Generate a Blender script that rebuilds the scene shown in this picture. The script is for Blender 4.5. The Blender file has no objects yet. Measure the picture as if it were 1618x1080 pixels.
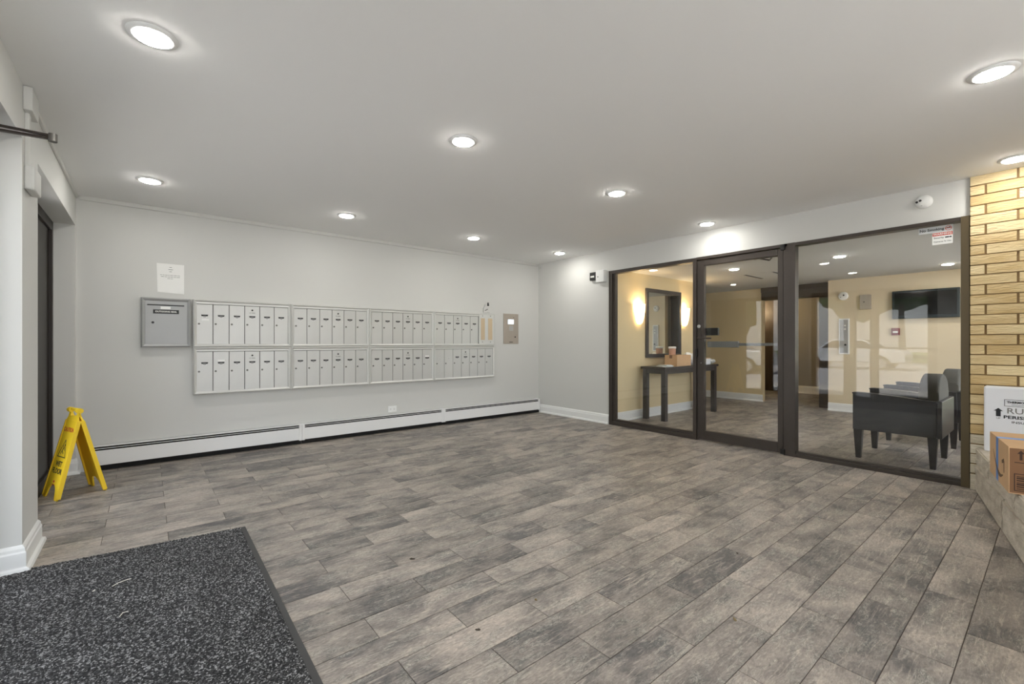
import bpy, bmesh, math, random
from mathutils import Vector, Matrix

random.seed(11)
SC = bpy.context.scene
COL = SC.collection

# ------------------------------------------------------------------ camera, world, light
YAW = math.atan2(0.63241, 0.77463)
cam_d = bpy.data.cameras.new('camera')
cam_d.sensor_fit = 'HORIZONTAL'
cam_d.sensor_width = 36.0
cam_d.lens = 36.0 * 707.0 / 1618.0
cam_d.shift_y = 1.0 / 1618.0
cam_d.clip_start = 0.02
cam = bpy.data.objects.new('camera', cam_d)
cam.location = (0, 0, 1.15)
cam.rotation_euler = (math.radians(90), 0, -YAW)
COL.objects.link(cam)
SC.camera = cam

SC.view_settings.view_transform = 'Standard'
SC.view_settings.look = 'None'
SC.view_settings.gamma = 1.0
SC.view_settings.use_curve_mapping = False
SC.view_settings.exposure = 0.0
LAMP = 132.0          # radiance of the lit downlight lenses in the entrance hall
LAMP_LOBBY = 150.0

world = bpy.data.worlds.new('world')
SC.world = world
world.use_nodes = True
wn = world.node_tree
wn.nodes.clear()
wo = wn.nodes.new('ShaderNodeOutputWorld')
wb = wn.nodes.new('ShaderNodeBackground')
ws = wn.nodes.new('ShaderNodeTexSky')
ws.sky_type = 'NISHITA'
ws.sun_disc = False
ws.sun_elevation = math.radians(48)
ws.sun_rotation = math.radians(100)
ws.air_density = 1.2
ws.dust_density = 1.5
wm = wn.nodes.new('ShaderNodeMix'); wm.data_type = 'RGBA'
wm.inputs['Factor'].default_value = 0.75            # hazy bright sky
wm.inputs['B'].default_value = (6.0, 6.2, 6.5, 1)
wn.links.new(ws.outputs[0], wm.inputs['A'])
wn.links.new(wm.outputs['Result'], wb.inputs[0])
wb.inputs[1].default_value = 0.72
wn.links.new(wb.outputs[0], wo.inputs[0])

sun_d = bpy.data.lights.new('sun', 'SUN')
sun_d.energy = 27.0
sun_d.angle = 0.01
sun_d.color = (1.0, 0.95, 0.90)
sun = bpy.data.objects.new('sun', sun_d)
sun.rotation_euler = (math.radians(42), 0, math.radians(115))
COL.objects.link(sun)
try:
    SC.cycles.transparent_max_bounces = 16
    SC.cycles.max_bounces = 12
    SC.cycles.diffuse_bounces = 6
except Exception:
    pass

# ------------------------------------------------------------------ materials
def lin(c):
    return tuple(((v / 255.0) / 12.92 if v / 255.0 <= 0.04045 else ((v / 255.0 + 0.055) / 1.055) ** 2.4) for v in c) + (1.0,)

def nodes(m):
    m.use_nodes = True
    return m.node_tree, m.node_tree.nodes['Principled BSDF']

def mat(name, rgb, rough=0.5, metal=0.0, vary=0.0, vscale=3.0, bump=0.0, bscale=60.0, stretch=None, spec=None, rand=0.0, bdist=0.01):
    m = bpy.data.materials.new(name)
    nt, b = nodes(m)
    c = lin(rgb)
    b.inputs['Base Color'].default_value = c
    b.inputs['Roughness'].default_value = rough
    b.inputs['Metallic'].default_value = metal
    if spec is not None:
        b.inputs['Specular IOR Level'].default_value = spec
    tc = nt.nodes.new('ShaderNodeTexCoord')
    mp = nt.nodes.new('ShaderNodeMapping')
    nt.links.new(tc.outputs['Object'], mp.inputs['Vector'])
    if stretch:
        mp.inputs['Scale'].default_value = stretch
    src = None
    if vary > 0:
        n = nt.nodes.new('ShaderNodeTexNoise')
        n.inputs['Scale'].default_value = vscale
        n.inputs['Detail'].default_value = 5
        nt.links.new(mp.outputs[0], n.inputs['Vector'])
        r = nt.nodes.new('ShaderNodeMapRange')
        r.inputs['From Min'].default_value = 0.3
        r.inputs['From Max'].default_value = 0.7
        r.inputs['To Min'].default_value = 1 - vary
        r.inputs['To Max'].default_value = 1 + vary
        nt.links.new(n.outputs['Fac'], r.inputs['Value'])
        src = r.outputs[0]
    if rand > 0:
        oi = nt.nodes.new('ShaderNodeObjectInfo')
        r = nt.nodes.new('ShaderNodeMapRange')
        r.inputs['To Min'].default_value = 1 - rand
        r.inputs['To Max'].default_value = 1 + rand
        nt.links.new(oi.outputs['Random'], r.inputs['Value'])
        if src is None:
            src = r.outputs[0]
        else:
            mu = nt.nodes.new('ShaderNodeMath'); mu.operation = 'MULTIPLY'
            nt.links.new(src, mu.inputs[0]); nt.links.new(r.outputs[0], mu.inputs[1])
            src = mu.outputs[0]
    if src is not None:
        v = nt.nodes.new('ShaderNodeVectorMath'); v.operation = 'SCALE'
        v.inputs[0].default_value = c[:3]
        nt.links.new(src, v.inputs['Scale'])
        nt.links.new(v.outputs[0], b.inputs['Base Color'])
    if bump > 0:
        n = nt.nodes.new('ShaderNodeTexNoise')
        n.inputs['Scale'].default_value = bscale
        n.inputs['Detail'].default_value = 4
        nt.links.new(mp.outputs[0], n.inputs['Vector'])
        bp = nt.nodes.new('ShaderNodeBump')
        bp.inputs['Strength'].default_value = bump
        bp.inputs['Distance'].default_value = bdist
        nt.links.new(n.outputs['Fac'], bp.inputs['Height'])
        nt.links.new(bp.outputs[0], b.inputs['Normal'])
    return m

def emit(name, rgb, s):
    m = bpy.data.materials.new(name)
    nt, b = nodes(m)
    b.inputs['Base Color'].default_value = (0.8, 0.8, 0.8, 1)
    b.inputs['Emission Color'].default_value = lin(rgb)
    b.inputs['Emission Strength'].default_value = s
    return m

def glass_mat(name, tint, k=1.0, rough=0.0):
    m = bpy.data.materials.new(name)
    m.use_nodes = True
    nt = m.node_tree
    nt.nodes.clear()
    o = nt.nodes.new('ShaderNodeOutputMaterial')
    mx = nt.nodes.new('ShaderNodeMixShader')
    t = nt.nodes.new('ShaderNodeBsdfTransparent')
    g = nt.nodes.new('ShaderNodeBsdfGlossy')
    t.inputs[0].default_value = tint
    g.inputs['Roughness'].default_value = rough
    g.inputs['Color'].default_value = (1, 1, 1, 1)
    lw = nt.nodes.new('ShaderNodeLayerWeight')
    lw.inputs['Blend'].default_value = 0.5
    p = nt.nodes.new('ShaderNodeMath'); p.operation = 'POWER'; p.inputs[1].default_value = 5
    a = nt.nodes.new('ShaderNodeMath'); a.operation = 'MULTIPLY_ADD'
    a.inputs[1].default_value = 0.95; a.inputs[2].default_value = 0.045 * k
    nt.links.new(lw.outputs['Facing'], p.inputs[0])
    nt.links.new(p.outputs[0], a.inputs[0])
    nt.links.new(a.outputs[0], mx.inputs[0])
    nt.links.new(t.outputs[0], mx.inputs[1])
    nt.links.new(g.outputs[0], mx.inputs[2])
    nt.links.new(mx.outputs[0], o.inputs[0])
    return m

M = {}
M['wall'] = mat('wall_paint', (211, 211, 208), 0.6, bump=0.08, bscale=220, bdist=0.002)
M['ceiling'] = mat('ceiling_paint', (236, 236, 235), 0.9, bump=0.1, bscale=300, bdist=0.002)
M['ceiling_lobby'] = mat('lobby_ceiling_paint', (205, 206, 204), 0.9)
M['white'] = mat('white_semi_gloss', (238, 239, 238), 0.35)
M['heater'] = mat('white_enamel', (240, 240, 240), 0.35)
M['dark'] = mat('dark_gap', (14, 13, 12), 0.8)
M['yellow_wall'] = mat('lobby_yellow_paint', (228, 209, 168), 0.6, bump=0.05, bscale=200, bdist=0.002)
M['beige_wall'] = mat('lobby_beige_paint', (224, 209, 180), 0.6, bump=0.05, bscale=200, bdist=0.002)
M['grey_wall'] = mat('corridor_grey_paint', (150, 143, 130), 0.7)
M['bronze'] = mat('dark_bronze_anodised', (72, 65, 60), 0.38, 0.35, vary=0.06, vscale=8)
M['bronze_lt'] = mat('bronze_jamb', (92, 80, 58), 0.42, 0.35)
M['bronze_dark'] = mat('black_brown_frame', (44, 38, 34), 0.45, 0.2)
M['push'] = mat('grey_push_bar', (112, 112, 110), 0.5)
M['glass'] = glass_mat('clear_glass', (0.96, 0.965, 0.96, 1), 0.55)
M['glass_ent'] = glass_mat('entrance_glass', (0.95, 0.95, 0.955, 1), 1.0)
M['alu'] = mat('satin_aluminium', (203, 203, 200), 0.42, 0.3, vary=0.02, vscale=5, rand=0.025)
M['alu_frame'] = mat('aluminium_frame', (212, 212, 209), 0.45, 0.25)
M['alu_dark'] = mat('grey_aluminium', (170, 171, 171), 0.45, 0.25, vary=0.03, vscale=4)
M['steel'] = mat('brushed_steel', (180, 170, 158), 0.4, 0.3, vary=0.05, vscale=4, stretch=(40, 40, 1))
M['chrome'] = mat('chrome', (215, 215, 215), 0.15, 1.0)
M['lock'] = mat('lock_metal', (110, 108, 104), 0.4, 0.7)
M['black'] = mat('black_plastic', (20, 20, 20), 0.4)
M['screen'] = mat('tv_screen', (3, 3, 4), 0.12)
M['tvframe'] = mat('tv_bezel', (28, 38, 42), 0.2)
M['paper'] = mat('paper', (240, 240, 238), 0.7)
M['ink'] = mat('ink', (35, 37, 42), 0.6)
M['ink_grey'] = mat('grey_ink', (120, 120, 118), 0.6)
M['ink_white'] = mat('white_print', (235, 235, 230), 0.6)
M['beige'] = mat('directory_paper', (205, 185, 155), 0.7)
M['lcd'] = emit('lcd_screen', (205, 225, 245), 1.0)
M['lens'] = emit('lit_lens', (255, 252, 244), LAMP)
M['lens_lobby'] = emit('lobby_lit_lens', (255, 250, 240), LAMP_LOBBY)
M['sconce'] = emit('sconce_shade_lit', (255, 214, 150), 3.6)
M['yellow'] = mat('yellow_plastic', (242, 204, 40), 0.55)
M['red'] = mat('red_print', (196, 60, 45), 0.5)
M['rubber'] = mat('black_rubber', (62, 62, 62), 0.6)
M['cardboard'] = mat('cardboard', (205, 168, 128), 0.8, vary=0.04, vscale=8)
M['cardboard_print'] = mat('brown_print', (128, 92, 62), 0.8)
M['cardboard_ink'] = mat('dark_brown_print', (62, 42, 30), 0.8)
M['smile_ink'] = mat('grey_brown_print', (112, 88, 66), 0.8)
M['tape_blue'] = mat('blue_tape', (92, 148, 220), 0.3)
M['foam'] = mat('white_foam_box', (232, 234, 240), 0.7, bump=0.1, bscale=150, bdist=0.002)
M['espresso'] = mat('espresso_leather', (34, 31, 32), 0.3, bump=0.1, bscale=140, bdist=0.003)
M['espresso_wood'] = mat('espresso_wood', (32, 28, 28), 0.32)
M['grey_fabric'] = mat('grey_fabric', (72, 69, 61), 0.9, bump=0.3, bscale=250, bdist=0.003)
M['table_wood'] = mat('dark_table_wood', (58, 54, 54), 0.35, vary=0.1, vscale=3, stretch=(1, 8, 8))
M['dark_wood'] = mat('dark_brown_wood', (62, 50, 38), 0.45, vary=0.15, vscale=2, stretch=(8, 8, 1))
M['mirror'] = mat('mirror_glass', (225, 228, 224), 0.02, 1.0)
M['red_dark'] = mat('dark_red_enamel', (120, 40, 42), 0.4)
M['asphalt'] = mat('asphalt', (165, 166, 168), 0.9, vary=0.12, vscale=0.6, bump=0.2, bscale=40)
M['concrete'] = mat('sidewalk_concrete', (190, 188, 182), 0.9, vary=0.08, vscale=2)
M['grass'] = mat('lawn', (82, 112, 52), 0.9, vary=0.2, vscale=4)
M['bark'] = mat('bark', (84, 68, 54), 0.9, vary=0.2, vscale=8)
M['leaf'] = mat('foliage', (62, 96, 44), 0.8, vary=0.3, vscale=5, bump=1.0, bscale=9, bdist=0.3)
M['car_silver'] = mat('silver_car_paint', (205, 210, 214), 0.25, 0.3)
M['car_blue'] = mat('blue_car_paint', (90, 120, 160), 0.25, 0.3)
M['car_glass'] = mat('car_glass', (40, 48, 55), 0.08)
M['tyre'] = mat('tyre', (28, 28, 28), 0.8)

def brick_mat(name, rgb, rgb2, rand):
    m = bpy.data.materials.new(name)
    nt, b = nodes(m)
    b.inputs['Roughness'].default_value = 0.85
    oi = nt.nodes.new('ShaderNodeObjectInfo')
    tc = nt.nodes.new('ShaderNodeTexCoord')
    ad = nt.nodes.new('ShaderNodeVectorMath'); ad.operation = 'ADD'
    sc = nt.nodes.new('ShaderNodeVectorMath'); sc.operation = 'SCALE'
    sc.inputs[0].default_value = (17, 31, 23)
    nt.links.new(oi.outputs['Random'], sc.inputs['Scale'])
    nt.links.new(tc.outputs['Object'], ad.inputs[0]); nt.links.new(sc.outputs[0], ad.inputs[1])
    mp = nt.nodes.new('ShaderNodeMapping'); mp.inputs['Scale'].default_value = (1, 0.45, 2.2)
    nt.links.new(ad.outputs[0], mp.inputs['Vector'])
    n1 = nt.nodes.new('ShaderNodeTexNoise'); n1.inputs['Scale'].default_value = 7; n1.inputs['Detail'].default_value = 6
    n2 = nt.nodes.new('ShaderNodeTexNoise'); n2.inputs['Scale'].default_value = 42; n2.inputs['Detail'].default_value = 5
    nt.links.new(mp.outputs[0], n1.inputs['Vector']); nt.links.new(mp.outputs[0], n2.inputs['Vector'])
    mx = nt.nodes.new('ShaderNodeMix'); mx.data_type = 'RGBA'
    mx.inputs['A'].default_value = lin(rgb); mx.inputs['B'].default_value = lin(rgb2)
    a1 = nt.nodes.new('ShaderNodeMath'); a1.operation = 'ADD'
    nt.links.new(n1.outputs['Fac'], a1.inputs[0])
    r = nt.nodes.new('ShaderNodeMapRange'); r.inputs['To Min'].default_value = -rand; r.inputs['To Max'].default_value = rand
    nt.links.new(oi.outputs['Random'], r.inputs['Value']); nt.links.new(r.outputs[0], a1.inputs[1])
    cl = nt.nodes.new('ShaderNodeMapRange'); cl.inputs['From Min'].default_value = 0.25; cl.inputs['From Max'].default_value = 0.75
    nt.links.new(a1.outputs[0], cl.inputs['Value']); nt.links.new(cl.outputs[0], mx.inputs['Factor'])
    nt.links.new(mx.outputs['Result'], b.inputs['Base Color'])
    bp = nt.nodes.new('ShaderNodeBump'); bp.inputs['Strength'].default_value = 1.0; bp.inputs['Distance'].default_value = 0.012
    nt.links.new(n2.outputs['Fac'], bp.inputs['Height']); nt.links.new(bp.outputs[0], b.inputs['Normal'])
    return m
M['brick'] = brick_mat('buff_brick', (204, 176, 126), (234, 214, 170), 0.25)
M['brick_pale'] = brick_mat('whitewashed_brick', (200, 190, 168), (222, 214, 196), 0.2)
M['stone'] = brick_mat('ledge_stone', (176, 166, 150), (222, 214, 200), 0.1)
M['mortar'] = mat('brown_mortar', (136, 112, 78), 0.95, bump=0.3, bscale=120, bdist=0.003)

# floor tile pitch: rows run along x
TY0, TP, TL = 0.235, 0.1603, 0.604
def tile_mat():
    m = bpy.data.materials.new('wood_look_tile')
    nt, b = nodes(m)
    L = nt.links.new
    def math_(op, a, b_=None, c_=None):
        n = nt.nodes.new('ShaderNodeMath'); n.operation = op
        for i, v in enumerate((a, b_, c_)):
            if v is None: continue
            if isinstance(v, (int, float)): n.inputs[i].default_value = v
            else: L(v, n.inputs[i])
        return n.outputs[0]
    g = nt.nodes.new('ShaderNodeNewGeometry')
    s = nt.nodes.new('ShaderNodeSeparateXYZ'); L(g.outputs['Position'], s.inputs[0])
    row = math_('FLOOR', math_('DIVIDE', math_('SUBTRACT', s.outputs[1], TY0), TP))
    odd = math_('MODULO', math_('ADD', row, 200.0), 2.0)
    xo = math_('SUBTRACT', math_('SUBTRACT', s.outputs[0], 0.402), math_('MULTIPLY', odd, 0.302))
    colm = math_('FLOOR', math_('DIVIDE', xo, TL))
    cv = nt.nodes.new('ShaderNodeCombineXYZ'); L(row, cv.inputs[0]); L(colm, cv.inputs[1])
    wn_ = nt.nodes.new('ShaderNodeTexWhiteNoise'); wn_.noise_dimensions = '3D'; L(cv.outputs[0], wn_.inputs['Vector'])
    rs = nt.nodes.new('ShaderNodeSeparateColor'); L(wn_.outputs['Color'], rs.inputs[0])
    sc = nt.nodes.new('ShaderNodeVectorMath'); sc.operation = 'SCALE'; L(wn_.outputs['Color'], sc.inputs[0]); sc.inputs['Scale'].default_value = 40
    ad = nt.nodes.new('ShaderNodeVectorMath'); ad.operation = 'ADD'; L(g.outputs['Position'], ad.inputs[0]); L(sc.outputs[0], ad.inputs[1])
    def noise(scale, stretch, detail=5, dist=0.0, rough=0.6):
        mp = nt.nodes.new('ShaderNodeMapping'); mp.inputs['Scale'].default_value = stretch
        L(ad.outputs[0], mp.inputs['Vector'])
        n = nt.nodes.new('ShaderNodeTexNoise'); n.inputs['Scale'].default_value = scale; n.inputs['Detail'].default_value = detail
        n.inputs['Distortion'].default_value = dist; n.inputs['Roughness'].default_value = rough
        L(mp.outputs[0], n.inputs['Vector'])
        return n.outputs['Fac']
    cloud = noise(3.2, (1, 1.6, 1), 5, 0.6)
    cloud2 = noise(6.5, (1, 2.2, 1), 6, 0.8, 0.65)
    streak = noise(6, (1, 9, 1), 6, 1.2, 0.7)
    # cathedral grain: bands of a smooth distorted field
    field = noise(2.6, (0.9, 2.6, 1), 2, 0.5, 0.45)
    band = math_('SINE', math_('MULTIPLY', field, 150.0))
    fine = noise(42, (1, 2.6, 1), 8, 0.6, 0.75)
    # base colour
    mx = nt.nodes.new('ShaderNodeMix'); mx.data_type = 'RGBA'
    mx.inputs['A'].default_value = lin((88, 85, 84)); mx.inputs['B'].default_value = lin((164, 154, 144))
    f1 = nt.nodes.new('ShaderNodeMapRange'); f1.inputs['From Min'].default_value = 0.34; f1.inputs['From Max'].default_value = 0.66
    L(math_('ADD', cloud, math_('MULTIPLY', math_('SUBTRACT', rs.outputs[0], 0.5), 0.16)), f1.inputs['Value'])
    L(f1.outputs[0], mx.inputs['Factor'])
    # greenish / purplish cast per tile area
    mx2 = nt.nodes.new('ShaderNodeMix'); mx2.data_type = 'RGBA'
    L(mx.outputs['Result'], mx2.inputs['A']); mx2.inputs['B'].default_value = lin((116, 120, 114))
    f2 = nt.nodes.new('ShaderNodeMapRange'); f2.inputs['From Min'].default_value = 0.5; f2.inputs['From Max'].default_value = 0.75; f2.inputs['To Max'].default_value = 0.6
    L(cloud2, f2.inputs['Value']); L(f2.outputs[0], mx2.inputs['Factor'])
    # pale worn streaks
    mx3 = nt.nodes.new('ShaderNodeMix'); mx3.data_type = 'RGBA'
    L(mx2.outputs['Result'], mx3.inputs['A']); mx3.inputs['B'].default_value = lin((196, 184, 170))
    f3 = nt.nodes.new('ShaderNodeMapRange'); f3.inputs['From Min'].default_value = 0.52; f3.inputs['From Max'].default_value = 0.74; f3.inputs['To Max'].default_value = 0.75
    L(streak, f3.inputs['Value']); L(f3.outputs[0], mx3.inputs['Factor'])
    # thin pale crackle in the worn patches
    cr = noise(16, (1, 2.0, 1), 6, 1.6, 0.7)
    cm = nt.nodes.new('ShaderNodeMapRange'); cm.inputs['From Min'].default_value = 0.035; cm.inputs['From Max'].default_value = 0.0
    L(math_('ABSOLUTE', math_('SUBTRACT', cr, 0.5)), cm.inputs['Value'])
    cg = nt.nodes.new('ShaderNodeMapRange'); cg.inputs['From Min'].default_value = 0.45; cg.inputs['From Max'].default_value = 0.62; cg.inputs['To Max'].default_value = 0.6
    L(cloud2, cg.inputs['Value'])
    mx4 = nt.nodes.new('ShaderNodeMix'); mx4.data_type = 'RGBA'
    L(mx3.outputs['Result'], mx4.inputs['A']); mx4.inputs['B'].default_value = lin((200, 192, 180))
    L(math_('MULTIPLY', cm.outputs[0], cg.outputs[0]), mx4.inputs['Factor'])
    mx3 = mx4
    # grain and per tile brightness
    ridge = math_('POWER', math_('MAXIMUM', band, 0.0), 5.0)
    gn = nt.nodes.new('ShaderNodeMapRange'); gn.inputs['From Min'].default_value = 0.42; gn.inputs['From Max'].default_value = 0.6
    L(cloud2, gn.inputs['Value'])
    k = math_('SUBTRACT', math_('MULTIPLY_ADD', band, 0.05, 1.02), math_('MULTIPLY', math_('MULTIPLY', ridge, gn.outputs[0]), 0.38))
    k = math_('MULTIPLY', k, math_('MULTIPLY_ADD', fine, 2.1, -0.03))
    k = math_('MULTIPLY', k, math_('MULTIPLY_ADD', rs.outputs[1], 0.24, 0.92))
    v = nt.nodes.new('ShaderNodeVectorMath'); v.operation = 'SCALE'; L(mx3.outputs['Result'], v.inputs[0]); L(k, v.inputs['Scale'])
    L(v.outputs[0], b.inputs['Base Color'])
    b.inputs['Specular IOR Level'].default_value = 0.45
    L(math_('MULTIPLY_ADD', fine, 0.18, 0.36), b.inputs['Roughness'])
    h = math_('ADD', math_('MULTIPLY', band, 0.25), math_('ADD', math_('MULTIPLY', streak, 0.8), fine))
    bp = nt.nodes.new('ShaderNodeBump'); bp.inputs['Strength'].default_value = 0.35; bp.inputs['Distance'].default_value = 0.0025
    L(h, bp.inputs['Height']); L(bp.outputs[0], b.inputs['Normal'])
    return m
M['tile'] = tile_mat()
M['grout'] = mat('floor_grout', (84, 76, 70), 0.9)

def carpet_mat():
    m = bpy.data.materials.new('carpet_loops')
    nt, b = nodes(m)
    L = nt.links.new
    b.inputs['Roughness'].default_value = 0.95
    g = nt.nodes.new('ShaderNodeNewGeometry')
    v = nt.nodes.new('ShaderNodeTexVoronoi'); v.inputs['Scale'].default_value = 190
    L(g.outputs['Position'], v.inputs['Vector'])
    n = nt.nodes.new('ShaderNodeTexNoise'); n.inputs['Scale'].default_value = 6; n.inputs['Detail'].default_value = 4
    L(g.outputs['Position'], n.inputs['Vector'])
    s = nt.nodes.new('ShaderNodeSeparateColor'); L(v.outputs['Color'], s.inputs[0])
    r = nt.nodes.new('ShaderNodeValToRGB')
    r.color_ramp.elements[0].color = lin((24, 24, 25)); r.color_ramp.elements[0].position = 0.25
    r.color_ramp.elements[1].color = lin((160, 160, 160)); r.color_ramp.elements[1].position = 1.0
    e = r.color_ramp.elements.new(0.7); e.color = lin((66, 66, 67))
    L(s.outputs[0], r.inputs[0])
    mu = nt.nodes.new('ShaderNodeVectorMath'); mu.operation = 'SCALE'
    mr = nt.nodes.new('ShaderNodeMapRange'); mr.inputs['From Min'].default_value = 0.3; mr.inputs['From Max'].default_value = 0.7
    mr.inputs['To Min'].default_value = 0.75; mr.inputs['To Max'].default_value = 1.15
    L(n.outputs['Fac'], mr.inputs['Value']); L(r.outputs[0], mu.inputs[0]); L(mr.outputs[0], mu.inputs['Scale'])
    L(mu.outputs[0], b.inputs['Base Color'])
    return m
M['carpet'] = carpet_mat()

# ------------------------------------------------------------------ helpers
class MB:
    def __init__(self):
        self.b = bmesh.new()
    def box(self, x0, x1, y0, y1, z0, z1, bev=0.0):
        t = bmesh.new()
        bmesh.ops.create_cube(t, size=1.0)
        for v in t.verts:
            v.co = Vector(((x0 + x1) / 2 + v.co.x * (x1 - x0), (y0 + y1) / 2 + v.co.y * (y1 - y0), (z0 + z1) / 2 + v.co.z * (z1 - z0)))
        if bev > 0:
            bmesh.ops.bevel(t, geom=t.edges[:], offset=bev, segments=2, affect='EDGES', profile=0.5)
        return self.add(t)
    def add(self, t, mtx=None):
        if mtx is not None:
            t.transform(mtx)
        me = bpy.data.meshes.new('tmp')
        t.to_mesh(me); t.free()
        self.b.from_mesh(me)
        bpy.data.meshes.remove(me)
        return self
    def cyl(self, p0, p1, r0, r1=None, seg=20):
        p0 = Vector(p0); p1 = Vector(p1); r1 = r0 if r1 is None else r1
        t = bmesh.new()
        d = p1 - p0
        bmesh.ops.create_cone(t, cap_ends=True, segments=seg, radius1=r0, radius2=r1, depth=d.length)
        q = Vector((0, 0, 1)).rotation_difference(d.normalized()).to_matrix().to_4x4()
        return self.add(t, Matrix.Translation((p0 + p1) / 2) @ q)
    def lathe(self, prof, seg=32, mtx=None):
        t = bmesh.new()
        rings = []
        for r, z in prof:
            if r < 1e-6:
                rings.append([t.verts.new((0, 0, z))])
            else:
                rings.append([t.verts.new((r * math.cos(2 * math.pi * i / seg), r * math.sin(2 * math.pi * i / seg), z)) for i in range(seg)])
        for a, b in zip(rings, rings[1:]):
            for i in range(seg):
                j = (i + 1) % seg
                if len(a) == 1 and len(b) == 1: continue
                if len(a) == 1: t.faces.new((a[0], b[i], b[j]))
                elif len(b) == 1: t.faces.new((a[i], a[j], b[0]))
                else: t.faces.new((a[i], a[j], b[j], b[i]))
        bmesh.ops.recalc_face_normals(t, faces=t.faces[:])
        return self.add(t, mtx)
    def prism(self, pts, h0, h1, mtx=None, bev=0.0):
        """outline in XY extruded along Z from h0 to h1"""
        t = bmesh.new()
        lo = [t.verts.new((x, y, h0)) for x, y in pts]
        hi = [t.verts.new((x, y, h1)) for x, y in pts]
        t.faces.new(lo[::-1]); t.faces.new(hi)
        n = len(pts)
        for i in range(n):
            t.faces.new((lo[i], lo[(i + 1) % n], hi[(i + 1) % n], hi[i]))
        bmesh.ops.recalc_face_normals(t, faces=t.faces[:])
        if bev > 0:
            bmesh.ops.bevel(t, geom=t.edges[:], offset=bev, segments=2, affect='EDGES', profile=0.5)
        return self.add(t, mtx)
    def tube(self, pts, r, seg=10):
        for a, b in zip(pts, pts[1:]):
            self.cyl(a, b, r, seg=seg)
        for p in pts[1:-1]:
            t = bmesh.new(); bmesh.ops.create_icosphere(t, subdivisions=1, radius=r)
            self.add(t, Matrix.Translation(Vector(p)))
        return self
    def mesh(self, name):
        me = bpy.data.meshes.new(name)
        self.b.normal_update()
        self.b.to_mesh(me); self.b.free()
        return me

def frame3(o, ex, ey):
    ex = Vector(ex).normalized(); ey = Vector(ey).normalized(); ez = ex.cross(ey)
    m = Matrix((ex, ey, ez)).transposed().to_4x4()
    m.translation = Vector(o)
    return m

BACK = lambda x, y, z: frame3((x, y, z), (1, 0, 0), (0, 0, 1))        # faces -y
RIGHT = lambda x, y, z: frame3((x, y, z), (0, -1, 0), (0, 0, 1))      # faces -x

def place(name, me, material, parent=None, loc=(0, 0, 0), smooth=False):
    o = bpy.data.objects.new(name, me)
    if material is not None and len(me.materials) == 0:
        me.materials.append(material)
    if smooth:
        for p in me.polygons: p.use_smooth = True
    COL.objects.link(o)
    o.parent = parent
    o.location = loc
    return o

def part(name, mb, material, parent=None, loc=(0, 0, 0), smooth=False, label=None, kind=None):
    me = mb.mesh(name) if isinstance(mb, MB) else mb
    o = place(name, me, material, parent, loc, smooth)
    if label: o['label'] = label
    if kind: o['kind'] = kind
    return o

def tag(o, label, cat, group=None):
    o['label'] = label; o['category'] = cat
    if group: o['group'] = group
    return o

def thing(name, label, cat, loc=(0, 0, 0), rotz=0.0, group=None):
    o = bpy.data.objects.new(name, None)
    o.empty_display_size = 0.05
    COL.objects.link(o)
    o.location = loc; o.rotation_euler = (0, 0, rotz)
    return tag(o, label, cat, group)

def struct(name, mb=None, material=None, label=None):
    if mb is None:
        o = bpy.data.objects.new(name, None); COL.objects.link(o)
    else:
        o = part(name, mb, material)
    o['kind'] = 'structure'
    if label: o['label'] = label
    return o

def smooth_by(o, ang=40):
    me = o.data
    for p in me.polygons: p.use_smooth = True
    try:
        me.set_sharp_from_angle(angle=math.radians(ang))
    except Exception:
        pass
    return o

def text_mesh(s, size, mtx, bold=0.0, align='CENTER', depth=0.0004, wx=1.0):
    cu = bpy.data.curves.new('txt', 'FONT')
    cu.body = s; cu.size = size; cu.align_x = align; cu.align_y = 'CENTER'
    cu.extrude = depth / 2; cu.offset = bold; cu.resolution_u = 2
    o = bpy.data.objects.new('txt', cu)
    COL.objects.link(o)
    bpy.context.view_layer.update()
    me = bpy.data.meshes.new_from_object(o.evaluated_get(bpy.context.evaluated_depsgraph_get()))
    bpy.data.objects.remove(o)
    bpy.data.curves.remove(cu)
    me.materials.clear()
    me.transform(mtx @ Matrix.Diagonal((wx, 1, 1, 1)))
    return me

def copy_tree(o, parent=None):
    c = o.copy(); COL.objects.link(c)
    if parent is not None: c.parent = parent
    for ch in list(o.children):
        copy_tree(ch, c)
    return c

# ------------------------------------------------------------------ room shell
H = 2.453
XL, XR, YB, YF = -0.485, 5.06, 5.5, -1.6
floor = struct('floor', MB().box(-0.75, 12.2, -1.75, 7.2, -0.12, -0.003), M['grout'])

def tile_rects(x0, x1, y0, y1):
    out = []
    r0 = math.floor((y0 - TY0) / TP); r1 = math.floor((y1 - TY0) / TP)
    for r in range(r0, r1 + 1):
        ya = max(y0, TY0 + r * TP + 0.0016); yb = min(y1, TY0 + (r + 1) * TP - 0.0016)
        if yb - ya < 0.01: continue
        off = 0.402 + (0.302 if (r + 200) % 2 else 0.0)
        c0 = math.floor((x0 - off) / TL); c1 = math.floor((x1 - off) / TL)
        for c in range(c0, c1 + 1):
            xa = max(x0, off + c * TL + 0.0014); xb = min(x1, off + (c + 1) * TL - 0.0014)
            if xb - xa < 0.01: continue
            out.append((xa, xb, ya, yb))
    return out

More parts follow.
